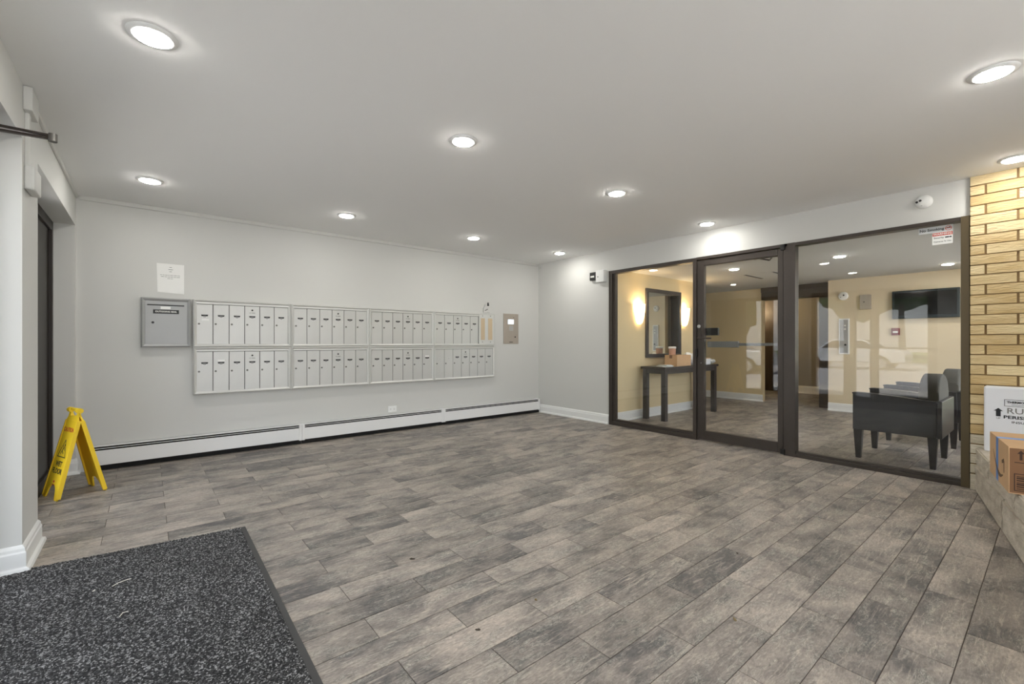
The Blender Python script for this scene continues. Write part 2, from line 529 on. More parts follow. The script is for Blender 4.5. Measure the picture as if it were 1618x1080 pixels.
def size_px(rc):
    x = (rc[0] + rc[1]) / 2; y = (rc[2] + rc[3]) / 2
    r = x * 0.77463 - y * 0.63241; f = x * 0.63241 + y * 0.77463
    if f < 0.9: return 0.0
    px = 809 + 707 * r / f; py = 541 + 1.15 * 707 / f
    if px < -180 or px > 1800 or py > 1260: return 0.0
    return 1.0 / (f * f * f)
rects = tile_rects(-0.62, 5.03, -1.58, 5.5)
rects.sort(key=size_px, reverse=True)
n_big = 290
tile_cache = {}
def tile_mesh(w, d):
    key = (round(w, 3), round(d, 3))
    if key not in tile_cache:
        t = bmesh.new()
        e = 0.0012
        lo = [t.verts.new(p) for p in ((-w / 2, -d / 2, -0.003), (w / 2, -d / 2, -0.003), (w / 2, d / 2, -0.003), (-w / 2, d / 2, -0.003))]
        mi = [t.verts.new((v.co.x, v.co.y, -0.0008)) for v in lo]
        hi = [t.verts.new((v.co.x * (1 - 2 * e / w), v.co.y * (1 - 2 * e / d), 0)) for v in lo]
        for a, b in ((lo, mi), (mi, hi)):
            for i in range(4):
                j = (i + 1) % 4
                t.faces.new((a[i], a[j], b[j], b[i]))
        t.faces.new(hi)
        me = bpy.data.meshes.new('floor_tile'); t.to_mesh(me); t.free()
        me.materials.append(M['tile'])
        tile_cache[key] = me
    return tile_cache[key]
# wood-look tiles seen largest, one by one
for rc in rects[:n_big]:
    w, d = rc[1] - rc[0], rc[3] - rc[2]
    o = place('floor_tile', tile_mesh(w, d), None, floor, ((rc[0] + rc[1]) / 2, (rc[2] + rc[3]) / 2, random.uniform(-0.0004, 0.0003)))
# the rest joined
bm = MB()
far = rects[n_big:] + tile_rects(5.14, 12.1, 0.35, 7.0) + tile_rects(5.03, 5.14, 0.35, 4.1)
vs, fs = [], []
for xa, xb, ya, yb in far:
    k = len(vs)
    vs += [(xa, ya, 0), (xb, ya, 0), (xb, yb, 0), (xa, yb, 0), (xa, ya, -0.003), (xb, ya, -0.003), (xb, yb, -0.003), (xa, yb, -0.003)]
    fs += [(k, k + 1, k + 2, k + 3), (k, k + 4, k + 5, k + 1), (k + 1, k + 5, k + 6, k + 2), (k + 2, k + 6, k + 7, k + 3), (k + 3, k + 7, k + 4, k)]
me = bpy.data.meshes.new('distant_floor_tiles'); me.from_pydata(vs, [], fs); bm.b.free()
place('distant_floor_tiles', me, M['tile'], floor)['kind'] = 'stuff'

struct('ceiling', MB().box(-0.9, 5.14, -1.75, 5.65, H, H + 0.15), M['ceiling'])
struct('wall_back', MB().box(-0.9, 5.14, YB, YB + 0.15, 0, H), M['wall'])
wf = MB().box(-0.9, 5.14, YF - 0.15, YF, 2.25, H).box(-0.9, -0.3, YF - 0.15, YF, 0, 2.25).box(3.39, 5.14, YF - 0.15, YF, 0, 2.25)  # right end closed to cut daylight from the added glazing
struct('wall_front', wf, M['wall'])
wg = struct('added_window_6', label='added dark framed glazing behind the camera, lets in fill daylight')  # unseen glazing added so daylight fills the room and ceiling
fr = MB()
for k in range(4):
    x = -0.3 + k * 1.21
    fr.box(x, x + 0.06, YF - 0.12, YF - 0.02, 0, 2.25, bev=0.002)
for k in range(3):
    x = -0.24 + k * 1.21
    fr.box(x, x + 1.15, YF - 0.118, YF - 0.022, 2.19, 2.25).box(x, x + 1.15, YF - 0.118, YF - 0.022, 0, 0.09)
part_frames = fr
OPH = 2.18
lw = MB()
lw.box(-0.75, XL, YF, 1.35, 0, H)
lw.box(-0.75, XL, 3.30, 3.715, 0, H)
lw.box(-0.75, XL, 5.455, YB, 0, H)
lw.box(-0.75, XL, 1.35, 3.30, OPH, H)
lw.box(-0.75, XL, 3.715, 5.455, OPH, H)
struct('wall_left', lw, M['wall'])
rw = MB()
rw.box(XR, 5.14, 4.025, YB, 0, H)
rw.box(XR, 5.14, 0.452, 4.025, 2.158, H)
rw.box(XR - 0.012, 5.14, YF, 0.446, 0, H)
wall_right = struct('wall_right', rw, M['wall'])

# brick facing on the right wall, brick by brick
CP, BL = 0.0777, 0.332
mo = MB().box(5.036, 5.047, YF + 0.002, 0.446, 0, H)
part('mortar', mo, M['mortar'], wall_right)
brick_cache = {}
def brick_mesh(w, h, pale):
    key = (round(w, 3), pale)
    if key not in brick_cache:
        mb = MB().box(-0.008, 0.008, -w / 2, w / 2, -h / 2, h / 2, bev=0.0022)
        me = mb.mesh('brick'); me.materials.append(M['brick_pale'] if pale else M['brick'])
        brick_cache[key] = me
    return brick_cache[key]
z = H
c = 0
while z > 0.02:
    zt = z - 0.003 if c else z - 0.001; zb = max(z - CP + 0.0065, 0.0)
    off = 0.195 if c % 2 == 0 else 0.362
    y = 0.448
    k = off
    while y > -1.0:
        yn = k
        w = y - yn - 0.009
        if w > 0.02:
            mid = (y + yn) / 2
            pale = z < 0.50
            o = place('brick', brick_mesh(w, zt - zb, pale), None, wall_right, (5.034 + random.uniform(-0.0022, 0.0012), mid - (0.0 if y < 0.44 else -0.0045), (zt + zb) / 2))
            if pale: o['label'] = 'whitewashed brick low on the wall'
        y = yn
        k = yn - BL
    z -= CP
    c += 1

# cable cover strips along ceiling edges
s = struct('trim_1', MB().box(XL + 0.02, XR - 0.001, YB - 0.018, YB, H - 0.038, H, bev=0.003), M['wall'], 'slim painted cable cover along the top of the back wall')
s = struct('trim_2', MB().box(XL, XL + 0.016, 3.50, YB - 0.02, H - 0.030, H, bev=0.003), M['wall'], 'slim painted cable cover along the top of the left wall')
struct('trim_3', MB().box(XR - 0.012, XR, YB - 0.085, YB - 0.02, H - 0.075, H - 0.005, bev=0.002), M['wall'], 'small square cable cover end in the far ceiling corner')

# baseboards with cap and shoe
def baseboard(name, p0, p1, nrm, t=0.016, h=0.135, e0=0.0, e1=0.0):
    p0 = Vector(p0 + (0,)); p1 = Vector(p1 + (0,)); d = (p1 - p0); L = d.length; d.normalize()
    n = Vector(nrm + (0,))
    prof = [(0, 0), (t + 0.016, 0), (t + 0.016, 0.008), (t + 0.012, 0.020), (t + 0.001, 0.026), (t, 0.028), (t, h - 0.038), (t * 0.75, h - 0.030), (t * 0.7, h - 0.016), (t * 0.35, h - 0.006), (0, h)]
    t_ = bmesh.new()
    A = []; B = []
    for u, v in prof:
        A.append(t_.verts.new(p0 + n * u - d * (u * e0) + Vector((0, 0, v))))
        B.append(t_.verts.new(p1 + n * u + d * (u * e1) + Vector((0, 0, v))))
    for i in range(len(prof) - 1):
        t_.faces.new((A[i], A[i + 1], B[i + 1], B[i]))
    t_.faces.new(A); t_.faces.new(B[::-1])
    bmesh.ops.recalc_face_normals(t_, faces=t_.faces[:])
    m = MB(); m.add(t_)
    return struct(name, m, M['white'])
baseboard('baseboard_right', (XR, YB), (XR, 4.03), (-1, 0))
baseboard('baseboard_left', (XL, 3.30), (XL, 3.715), (1, 0), e0=1, e1=1)
baseboard('baseboard_pier_front', (-0.62, 3.30), (XL, 3.30), (0, -1), e1=1)
baseboard('baseboard_pier_back', (-0.62, 3.715), (XL, 3.715), (0, 1), e1=1)
baseboard('baseboard_corner', (-0.62, 5.455), (XL, 5.455), (0, -1), e1=1)
baseboard('baseboard_left_front', (XL, YF), (XL, 1.35), (1, 0), e1=1)
baseboard('baseboard_corner_left', (XL, 5.455), (XL, 5.5), (1, 0), e0=1)

part('window_frame', part_frames, M['bronze'], wg)
for k in range(3):
    x = -0.24 + k * 1.21
    part('pane', MB().box(x, x + 1.15, YF - 0.073, YF - 0.067, 0.09, 2.19), M['glass_ent'], wg)
# ------------------------------------------------------------------ left side storefront (entrance and side window)
def post(mb, x0, x1, y0, y1, z0, z1):
    mb.box(x0, x1, y0, y1, z0, z1, bev=0.002)
win = struct('window_3', label='dark framed glazing in the left wall recess')
fr = MB()
post(fr, -0.72, -0.62, 3.717, 3.78, 0, OPH); post(fr, -0.72, -0.62, 5.39, 5.453, 0, OPH)
post(fr, -0.70, -0.64, 4.06, 4.30, 0.08, 2.11); post(fr, -0.70, -0.64, 4.64, 5.38, 0.08, 2.11)  # wide solid panels added to cut the outdoor reflection in the door glass
post(fr, -0.72, -0.62, 3.78, 5.39, 2.10, OPH); post(fr, -0.72, -0.62, 3.78, 5.39, 0, 0.09)
post(fr, -0.64, -0.615, 5.36, 5.392, 0.09, 2.10)
part('window_frame', fr, M['bronze_dark'], win)
for a, b in ((3.78, 4.06), (4.30, 4.64)):
    part('pane', MB().box(-0.673, -0.667, a, b, 0.09, 2.10), M['glass_ent'], win)
win = struct('window_4', label='dark framed entrance sidelights in the near left opening')
fr = MB()
for a, b in ((1.352, 1.42), (2.27, 2.32), (2.55, 2.74), (3.22, 3.298)):
    post(fr, -0.72, -0.62, a, b, 0, OPH)
post(fr, -0.718, -0.622, 1.42, 3.22, 2.07, OPH)
post(fr, -0.718, -0.622, 2.32, 2.55, 0, 0.09); post(fr, -0.718, -0.622, 2.74, 3.22, 0, 0.09)
part('window_frame', fr, M['bronze'], win)
for a, b in ((2.32, 2.55), (2.74, 3.22)):
    part('pane', MB().box(-0.673, -0.667, a, b, 0.09, 2.07), M['glass_ent'], win)
door = struct('door_2', label='dark framed glass entrance door in the near left opening')
fr = MB()
post(fr, -0.692, -0.648, 1.424, 1.50, 0.01, 2.065); post(fr, -0.692, -0.648, 2.19, 2.266, 0.01, 2.065)
post(fr, -0.692, -0.648, 1.50, 2.19, 0.01, 0.15); post(fr, -0.692, -0.648, 1.50, 2.19, 1.98, 2.065)
part('door_frame', fr, M['bronze'], door)
part('pane', MB().box(-0.673, -0.667, 1.50, 2.19, 0.15, 1.98), M['glass_ent'], door)
part('push_bar', MB().tube([(-0.60, 1.46, 1.05), (-0.60, 2.23, 1.05)], 0.014).cyl((-0.65, 1.47, 1.05), (-0.60, 1.47, 1.05), 0.01).cyl((-0.65, 2.22, 1.05), (-0.60, 2.22, 1.05), 0.01), M['alu_dark'], door)

# door closer arm poking out of the near left opening
t = thing('door_closer', 'dark metal door closer arm sticking out at upper left', 'door closer', (-0.62, 3.02, 2.10))
part('closer_body', MB().box(0.0, 0.05, -0.26, 0.02, -0.03, 0.03, bev=0.008), M['bronze'], t)
a0 = Vector((0.05, -0.01, 0.0)); el = Vector((0.285, -0.085, -0.012)); a1 = Vector((0.05, -0.045, 0.012))
def bar(p, q, w, h):
    m = MB(); d = q - p
    t_ = bmesh.new(); bmesh.ops.create_cube(t_, size=1.0)
    for v in t_.verts: v.co = Vector((v.co.x * d.length, v.co.y * w, v.co.z * h))
    bmesh.ops.bevel(t_, geom=t_.edges[:], offset=min(w, h) * 0.3, segments=2, affect='EDGES')
    m.add(t_, Matrix.Translation((p + q) / 2) @ Vector((1, 0, 0)).rotation_difference(d.normalized()).to_matrix().to_4x4())
    return m
part('main_arm', bar(a0, el, 0.022, 0.011), M['bronze'], t)
part('forearm', bar(a1, el + Vector((0, 0, 0.013)), 0.02, 0.009), M['bronze'], t)
part('elbow_joint', MB().cyl(el + Vector((0, 0, -0.014)), el + Vector((0, 0, 0.022)), 0.0155), M['lock'], t)

# surface wiring on the left pier
t = thing('cable_raceway', 'painted raceway with two cover boxes on left wall pier', 'raceway', (XL, 3.44, 2.2))
part('upper_box', MB().box(0, 0.035, -0.13, 0.04, 0.13, 0.250, bev=0.004), M['wall'], t)
part('channel', MB().box(0, 0.018, -0.085, -0.04, -0.14, 0.13, bev=0.003), M['wall'], t)
part('lower_box', MB().box(0, 0.04, -0.105, 0.075, -0.265, -0.14, bev=0.008), M['wall'], t)
part('ceiling_channel', MB().box(0, 0.018, 0.04, 0.075, 0.222, 0.25, bev=0.002), M['wall'], t)

# ------------------------------------------------------------------ glass partition in the right wall
FX0, FX1 = 5.045, 5.14
GX = 5.09
def pane(y0, y1, z0, z1, parent, mat_=None):
    return part('pane', MB().box(GX - 0.003, GX + 0.003, y0, y1, z0, z1), M['glass'], parent)
w1 = struct('window_1', label='bronze framed fixed glass pane left of the glass door')
part('left_jamb', MB().box(FX0, FX1, 3.965, 4.023, 0, 2.156, bev=0.002).box(FX0 + 0.02, FX1 - 0.02, 3.925, 3.965, 0.02, 2.12, bev=0.002).box(FX0 - 0.004, FX0 + 0.004, 4.003, 4.020, 0.15, 2.156), M['bronze'], w1)
part('bottom_rail', MB().box(FX0, FX1, 2.770, 3.965, 0, 0.05, bev=0.002).box(FX0 + 0.02, FX1 - 0.02, 2.77, 3.925, 0.05, 0.082, bev=0.002), M['bronze'], w1)
part('head_rail', MB().box(FX0, FX1, 2.770, 3.965, 2.112, 2.156, bev=0.002), M['bronze'], w1)
pane(2.77, 3.925, 0.082, 2.112, w1)
d1 = struct('door_1', label='bronze framed glass lobby door with lever and push bar')
part('left_post', MB().box(FX0, FX1, 2.728, 2.770, 0, 2.156, bev=0.002), M['bronze'], d1)
part('door_head', MB().box(FX0, FX1, 1.755, 2.728, 2.126, 2.158, bev=0.002), M['bronze'], d1)
part('right_post', MB().box(FX0, FX1, 1.684, 1.790, 0, 2.158, bev=0.002), M['bronze'], d1)
lf = MB()
lf.box(5.062, 5.112, 2.640, 2.724, 0.012, 2.120, bev=0.003)
lf.box(5.062, 5.112, 1.796, 1.850, 0.012, 2.120, bev=0.003)
lf.box(5.062, 5.112, 1.850, 2.640, 0.012, 0.120, bev=0.003)
lf.box(5.062, 5.112, 1.850, 2.640, 2.052, 2.120, bev=0.003)
part('door_frame', lf, M['bronze'], d1)
pane(1.85, 2.64, 0.12, 2.052, d1)
hd = part('door_handle', MB().tube([(5.062, 2.705, 1.205), (5.025, 2.705, 1.205), (5.02, 2.69, 1.204), (5.02, 2.535, 1.20)], 0.009).box(5.054, 5.064, 2.675, 2.712, 1.175, 1.36, bev=0.002), M['bronze'], d1, label='dark lever handle with escutcheon')
part('lock_cylinder', MB().cyl((5.062, 2.695, 1.342), (5.046, 2.695, 1.342), 0.021), M['chrome'], d1, label='round silver lock cylinder')
part('strike_plate', MB().box(5.040, 5.062, 2.712, 2.735, 0.985, 1.08, bev=0.003).cyl((5.040, 2.726, 1.05), (5.036, 2.726, 1.05), 0.006), M['black'], d1)
part('rivet', MB().cyl((5.062, 2.674, 0.911), (5.057, 2.674, 0.911), 0.007), M['chrome'], d1)
part('push_bar', MB().box(5.125, 5.165, 2.28, 2.635, 1.095, 1.165, bev=0.006).box(5.13, 5.15, 1.85, 2.28, 1.115, 1.145, bev=0.003), M['push'], d1, label='grey push bar on the lobby side')
part('latch_case', MB().box(5.112, 5.15, 2.50, 2.655, 1.235, 1.322, bev=0.004), M['black'], d1)
part('hinge', MB().box(5.030, 5.050, 1.775, 1.815, 2.095, 2.15, bev=0.003), M['black'], d1)
part('hinge', MB().box(5.030, 5.050, 1.775, 1.815, 0.012, 0.062, bev=0.003), M['black'], d1)
part('closer_arm', MB().tube([(5.14, 1.92, 2.07), (5.33, 2.03, 2.06), (5.14, 2.16, 2.09)], 0.008).box(5.112, 5.16, 1.86, 2.12, 2.055, 2.10, bev=0.004), M['bronze'], d1)
w2 = struct('window_2', label='large bronze framed glass pane beside the brick wall')
part('bottom_rail', MB().box(FX0, FX1, 0.50, 1.684, 0, 0.034, bev=0.002).box(FX0 + 0.018, FX1 - 0.02, 0.50, 1.684, 0.034, 0.058, bev=0.002), M['bronze'], w2)
part('head_rail', MB().box(FX0, FX1, 0.50, 1.684, 2.124, 2.156, bev=0.002), M['bronze'], w2)
part('right_jamb', MB().box(FX0 - 0.008, FX1, 0.452, 0.502, 0, 2.156, bev=0.002), M['bronze_lt'], w2, label='olive bronze jamb at the brick')
pane(0.502, 1.684, 0.058, 2.124, w2)

# stickers on the glass
GF = GX - 0.0035
t = thing('no_smoking_sticker', 'white No Smoking sticker with red ring at top right of glass', 'sticker', (GF, 0.655, 2.090))
part('sticker', MB().box(-0.0008, 0, -0.105, 0.105, -0.026, 0.026), mat('sticker_pale', (200, 203, 205), 0.5), t)
part('lettering', text_mesh('No Smoking', 0.030, RIGHT(-0.0012, 0.024, 0.0), 0.0007), M['ink'], t)
rg = MB().lathe([(0.020, 0), (0.020, 0.0006), (0.0165, 0.0006), (0.0165, 0)], 28, RIGHT(-0.0008, -0.077, 0.0))
rg.box(-0.0016, -0.0009, -0.094, -0.060, -0.002, 0.002)
part('ban_ring', rg, M['red'], t)
part('cigarette', MB().box(-0.0013, -0.0008, -0.09, -0.066, 0.002, 0.006).box(-0.0013, -0.0008, -0.087, -0.083, 0.006, 0.012), M['ink'], t)
t = thing('warning_sticker', 'red and white warning sticker about security cameras on the glass', 'sticker', (GF, 0.614, 2.012))
part('sticker', MB().box(-0.0008, 0, -0.062, 0.062, -0.05, 0.05), M['paper'], t)
part('red_band', MB().box(-0.0012, -0.0008, -0.060, 0.060, 0.022, 0.048), M['red'], t)
part('lettering', text_mesh('WARNING', 0.023, RIGHT(-0.0016, 0.0, 0.035), 0.0006), M['ink_white'], t)
part('lettering', text_mesh('Security', 0.019, RIGHT(-0.0013, 0.022, 0.006), 0.0003), M['ink'], t)
part('lettering', text_mesh('Cameras In Use', 0.0165, RIGHT(-0.0013, 0.0, -0.026), 0.0002), M['ink'], t)
part('camera_symbol', MB().box(-0.0013, -0.0008, -0.038, -0.016, 0.0, 0.01).prism([(0, 0), (0.018, 0.006), (0.018, -0.008), (0, -0.003)], 0, 0.0005, RIGHT(-0.0008, -0.036, 0.006)), M['ink'], t)

# ------------------------------------------------------------------ downlights
def lights(name, spots, z, lens_m, group, r=0.075):
    first = None
    for (x, y, lab) in spots:
        if first is None:
            t = thing(name, lab, 'ceiling light', (x, y, z), 0, group)
            part('trim_ring', MB().lathe([(r + 0.024, 0.0), (r + 0.023, -0.004), (r + 0.006, -0.009), (r, -0.010), (r, -0.002)], 40), M['white'], t, smooth=True)
            part('lens', MB().lathe([(r, -0.004), (r - 0.002, -0.012), (r * 0.8, -0.016), (r * 0.4, -0.018), (0, -0.0185)], 32), lens_m, t, smooth=True)
            first = t
        else:
            t = copy_tree(first); t.location = (x, y, z); t['label'] = lab
LS = [(0.02, 2.44, 'lit recessed downlight at top left, the largest in view'),
      (1.585, 2.44, 'lit recessed downlight in the middle row, at top centre'),
      (3.17, 2.44, 'lit recessed downlight in the middle row, second from the glass wall'),
      (4.75, 2.445, 'lit recessed downlight directly before the glass door header'),
      (0.02, 4.62, 'lit recessed downlight above the wet floor sign side of back wall'),
      (1.585, 4.62, 'lit recessed downlight above the second mailbox column by the back wall'),
      (3.15, 4.61, 'lit recessed downlight above the last mailbox columns by the back wall'),
      (4.65, 4.60, 'lit recessed downlight nearest the far ceiling corner'),
      (3.165, 0.205, 'lit recessed downlight at upper right, away from the bricks'),
      (4.76, 0.20, 'lit recessed downlight close to the brick wall, cut by right edge'),
      (0.02, 0.20, 'lit recessed downlight over the near end of the mat, out of view'),
      (1.585, 0.20, 'lit recessed downlight out of view beyond the top edge')]
lights('recessed_light', LS, H, M['lens'], 'recessed downlights in the entrance ceiling', 0.066)
HL = 2.205
lights('lobby_light', [(6.54, 1.70, 'lit lobby downlight behind the large pane right of the door'),
                       (6.51, 2.95, 'lit lobby downlight seen through the glass door'),
                       (8.3, 0.95, 'added lobby downlight above the armchairs, for more lobby light')], HL, M['lens_lobby'], 'recessed downlights in the lobby ceiling', 0.06)  # last downlight added to brighten the lobby

# ------------------------------------------------------------------ mailboxes
YM = 5.445
def frame_ring(mb, x0, x1, z0, z1, w, y_out, y_ridge, y_in, ridge=0.35):
    """mitred picture frame moulding facing -y"""
    t = bmesh.new()
    loops = []
    for (off, y) in ((0.0, YB), (0.0, y_out), (w * ridge, y_ridge), (w * 0.8, y_in), (w, y_in + 0.004)):
        loops.append([t.verts.new(p) for p in ((x0 + off, y, z0 + off), (x1 - off, y, z0 + off), (x1 - off, y, z1 - off), (x0 + off, y, z1 - off))])
    for a, b in zip(loops, loops[1:]):
        for i in range(4):
            j = (i + 1) % 4
            t.faces.new((a[i], a[j], b[j], b[i]))
    bmesh.ops.recalc_face_normals(t, faces=t.faces[:])
    mb.add(t)
door_cache = {}
def mail_door(w, h):
    k = (round(w, 3), round(h, 3))
    if k not in door_cache:
        me = MB().box(0, w, 0, 0.006, 0, h, bev=0.0012).mesh('mailbox_door'); me.materials.append(M['alu'])
        door_cache[k] = me
    return door_cache[k]
me_lock = MB().cyl((0, 0, 0), (0, -0.004, 0), 0.0095, seg=16).box(-0.001, 0.001, -0.0046, -0.004, -0.005, 0.005).mesh('lock'); me_lock.materials.append(M['lock'])
me_plate = MB().prism([(-0.030, 0.008), (0.030, 0.008), (0.026, -0.008), (-0.026, -0.008)], 0, 0.002, BACK(0, 0, 0)).mesh('name_plate'); me_plate.materials.append(M['black'])
me_plate.transform(Matrix.Identity(4))
me_tab = MB().prism([(-0.014, 0.003), (0.014, 0.003), (0.010, -0.003), (-0.010, -0.003)], 0, 0.002, BACK(0, 0, -0.016)).mesh('finger_tab'); me_tab.materials.append(M['lock'])
me_lip = MB().prism([(-0.020, 0.0015), (0.020, 0.0015), (0.014, -0.002), (-0.014, -0.002)], 0, 0.0025, BACK(0, 0, -0.0215)).mesh('plate_lip'); me_lip.materials.append(M['white'])
me_num = MB().box(-0.012, 0.012, -0.0025, -0.002, -0.0015, 0.0015).mesh('number_mark'); me_num.materials.append(M['ink_grey'])
me_master = MB().cyl((0, 0, 0), (0, -0.004, 0), 0.009, seg=16).mesh('master_lock'); me_master.materials.append(M['black'])
me_usm = text_mesh('U.S. MAIL', 0.014, BACK(0, -0.0008, 0), 0.0004); me_usm.materials.append(M['ink_grey'])
me_blank = None
def unit(x0, x1, top, ndoors, master, dx0, dx1, label, directory=False, notes=()):
    z0, z1 = (1.105, 1.583) if top else (0.628, 1.105)
    t = thing('mailbox_unit', label, 'mailbox', (x0, YM, z0), 0, 'brushed aluminium mailbox units')
    def L(x): return x - x0
    fm = MB()
    frame_ring(fm, x0 + 0.0008, x1 - 0.0008, z0 + 0.0008, z1 - 0.0008, 0.030, 5.448, 5.436, 5.446)
    me = fm.mesh('frame'); me.transform(Matrix.Translation((-x0, -YM, -z0)))
    part('frame', me, M['alu_frame'], t)
    part('back_box', MB().box(0.012, x1 - x0 - 0.012, 0.018, YB - YM, 0.012, z1 - z0 - 0.012), M['dark'], t)
    zt = (1.536 if top else 1.058) - z0; zb = (1.136 if top else 0.656) - z0
    part('top_rail', MB().box(0.024, x1 - x0 - 0.024, 0.0, 0.018, zt + 0.003, z1 - z0 - 0.024, bev=0.002), M['alu_frame'], t)
    w = (dx1 - dx0) / ndoors
    for i in range(ndoors):
        g = 0.0026
        d = place('mailbox_door', mail_door(w - 2 * g, zt - zb), None, t, (L(dx0) + i * w + g, 0.008, zb))
        cx = (w - 2 * g) / 2
        lz = 1.339 - 1.136
        pz = 1.424 - 1.136
        def sub(nm, me, x, y, z, lab=None):
            o = place(nm, me, None, d, (x, y, z))
            if lab: o['label'] = lab
            return o
        sub('lock', me_lock, 0.021, 0.0, lz)
        if ('v', i) in notes:
            sub('plate_lip', me_lip, cx, 0.0, pz + 0.012, 'bare plate holder, card missing')
            sub('finger_tab', me_tab, cx, 0, pz + 0.004)
        else:
            sub('name_plate', me_plate, cx, 0.0, pz)
            sub('number_mark', me_num, cx, 0.0, pz)
            sub('finger_tab', me_tab, cx, 0.0, pz)
            sub('plate_lip', me_lip, cx, 0.0, pz)
        if i == master:
            sub('master_lock', me_master, cx, 0.0, 1.494 - 1.136)
            sub('lettering', me_usm, cx, 0.0, 1.465 - 1.136)
        if ('low', i) in notes:
            sub('paper_label', card_me, cx + 0.006, 0, pz - 0.045, 'white strip below the plate')
        if ('high', i) in notes:
            sub('paper_label', card_me, cx, 0, pz + 0.022, 'white card above the plate')
    if directory:
        a, b = L(3.812), x1 - x0 - 0.014
        z0_, z1_ = 0.022, z1 - z0 - 0.012
        dp = MB().box(a, b, -0.006, 0.012, z0_, z1_, bev=0.002)
        dd = part('directory_panel', dp, M['alu_frame'], t, label='white panel with two directory strips')
        for (p, q) in ((3.843, 3.916), (3.978, 4.055)):
            part('directory_card', MB().box(L(p), L(q), -0.0075, -0.005, 1.190 - z0, 1.513 - z0), M['beige'], dd, label='beige directory strip')
        sc = MB()
        for p in (3.875, 4.02):
            for zz in (1.548, 1.160): sc.cyl((L(p), -0.006, zz - z0), (L(p), -0.009, zz - z0), 0.006, seg=12)
        part('screw', sc, M['lock'], dd)
    return t
card_me = MB().box(-0.030, 0.030, -0.001, 0.0002, -0.009, 0.009).mesh('paper_label'); card_me.materials.append(M['paper'])
cols = [(0.356, 1.253), (1.253, 2.149), (2.149, 3.058), (3.058, 4.103)]
nm = ['first', 'second', 'third', 'last']
unit(0.356, 1.253, True, 6, 3, 0.382, 1.224, 'upper mailbox unit beside the outgoing mail slot, white strip on one door', notes=(('low', 0),))
unit(0.356, 1.253, False, 6, 3, 0.382, 1.224, 'lower mailbox unit at the left end, white card on second door', notes=(('high', 1),))
unit(1.253, 2.149, True, 6, 3, 1.281, 2.121, 'upper mailbox unit second from left, six doors')
unit(1.253, 2.149, False, 6, 3, 1.281, 2.121, 'lower mailbox unit second from left, six doors')
unit(2.149, 3.058, True, 6, 3, 2.180, 3.030, 'upper mailbox unit third from left, six doors')
unit(2.149, 3.058, False, 6, 3, 2.180, 3.030, 'lower mailbox unit third from left, white card on last door', notes=(('high', 5),))
unit(3.058, 4.103, True, 5, 2, 3.088, 3.808, 'upper mailbox unit at the right end with two beige directory strips', True)
unit(3.058, 4.103, False, 7, 3, 3.088, 4.075, 'lower mailbox unit at the right end, seven doors', notes=(('v', 0), ('v', 1)))

# outgoing mail
t = thing('outgoing_mail_box', 'grey outgoing mail box with black slot left of the mailboxes', 'mailbox', (-0.043, YM, 1.106))
fm = MB(); frame_ring(fm, -0.043, 0.338, 1.106, 1.578, 0.032, 5.448, 5.437, 5.447)
me = fm.mesh('frame'); me.transform(Matrix.Translation((0.043, -YM, -1.106)))
part('frame', me, M['alu_dark'], t)
part('back_box', MB().box(0.01, 0.371, 0.014, 0.055, 0.01, 0.462), M['dark'], t)
dd = part('mailbox_door', MB().box(0.031, 0.350, 0.002, 0.010, 0.032, 0.440, bev=0.0015), M['alu_dark'], t)
part('mail_slot', MB().box(0.046, 0.329, 0.0, 0.003, 0.398, 0.409, bev=0.001), M['black'], dd)
part('paper_label', MB().box(0.146, 0.222, 0.0005, 0.003, 0.366, 0.390), M['paper'], dd)
part('name_plate', MB().box(0.090, 0.287, -0.0005, 0.003, 0.322, 0.360), M['black'], dd)
part('lettering', text_mesh('OUTGOING MAIL', 0.021, BACK(0.1885, -0.001, 0.341), 0.0006), M['ink_white'], dd)
part('lock', MB().cyl((0.088, 0.003, 0.236), (0.088, -0.002, 0.236), 0.011), M['black'], dd)

# notice
t = thing('paper_notice', 'white printed notice taped above the outgoing mail box', 'notice', (0.074, YB, 1.64))
nb = bmesh.new(); NX, NZ = 8, 10
gv = [[None] * (NZ + 1) for _ in range(NX + 1)]
for i in range(NX + 1):
    for j in range(NZ + 1):
        u, v = i / NX, j / NZ
        curl = 0.014 * max(0, u - 0.7) / 0.3 * max(0, 0.3 - v) / 0.3
        gv[i][j] = nb.verts.new((u * 0.214 - 0.006 * (1 - v) * (0 if u > .5 else -1), -0.002 - curl - 0.001 * math.sin(u * 5), v * 0.277 - 0.012 * (1 - v) * u))
for i in range(NX):
    for j in range(NZ):
        nb.faces.new((gv[i][j], gv[i + 1][j], gv[i + 1][j + 1], gv[i][j + 1]))
bmesh.ops.recalc_face_normals(nb, faces=nb.faces[:])
part('sheet', MB().add(nb), M['paper'], t)
ink = MB()
for zz, ww in ((0.243, 0.02), (0.222, 0.035), (0.202, 0.02)):
    ink.box(0.107 - ww / 2, 0.107 + ww / 2, -0.0045, -0.0038, zz - 0.002, zz + 0.002)
for zz, ww in ((0.166, 0.16), (0.150, 0.15), (0.134, 0.05)):
    x = 0.107 - ww / 2
    while x < 0.107 + ww / 2 - 0.005:
        l = random.uniform(0.012, 0.026)
        ink.box(x, min(x + l, 0.107 + ww / 2), -0.0045, -0.0038, zz - 0.0016, zz + 0.0016)
        x += l + 0.004
part('print', ink, M['ink_grey'], t)

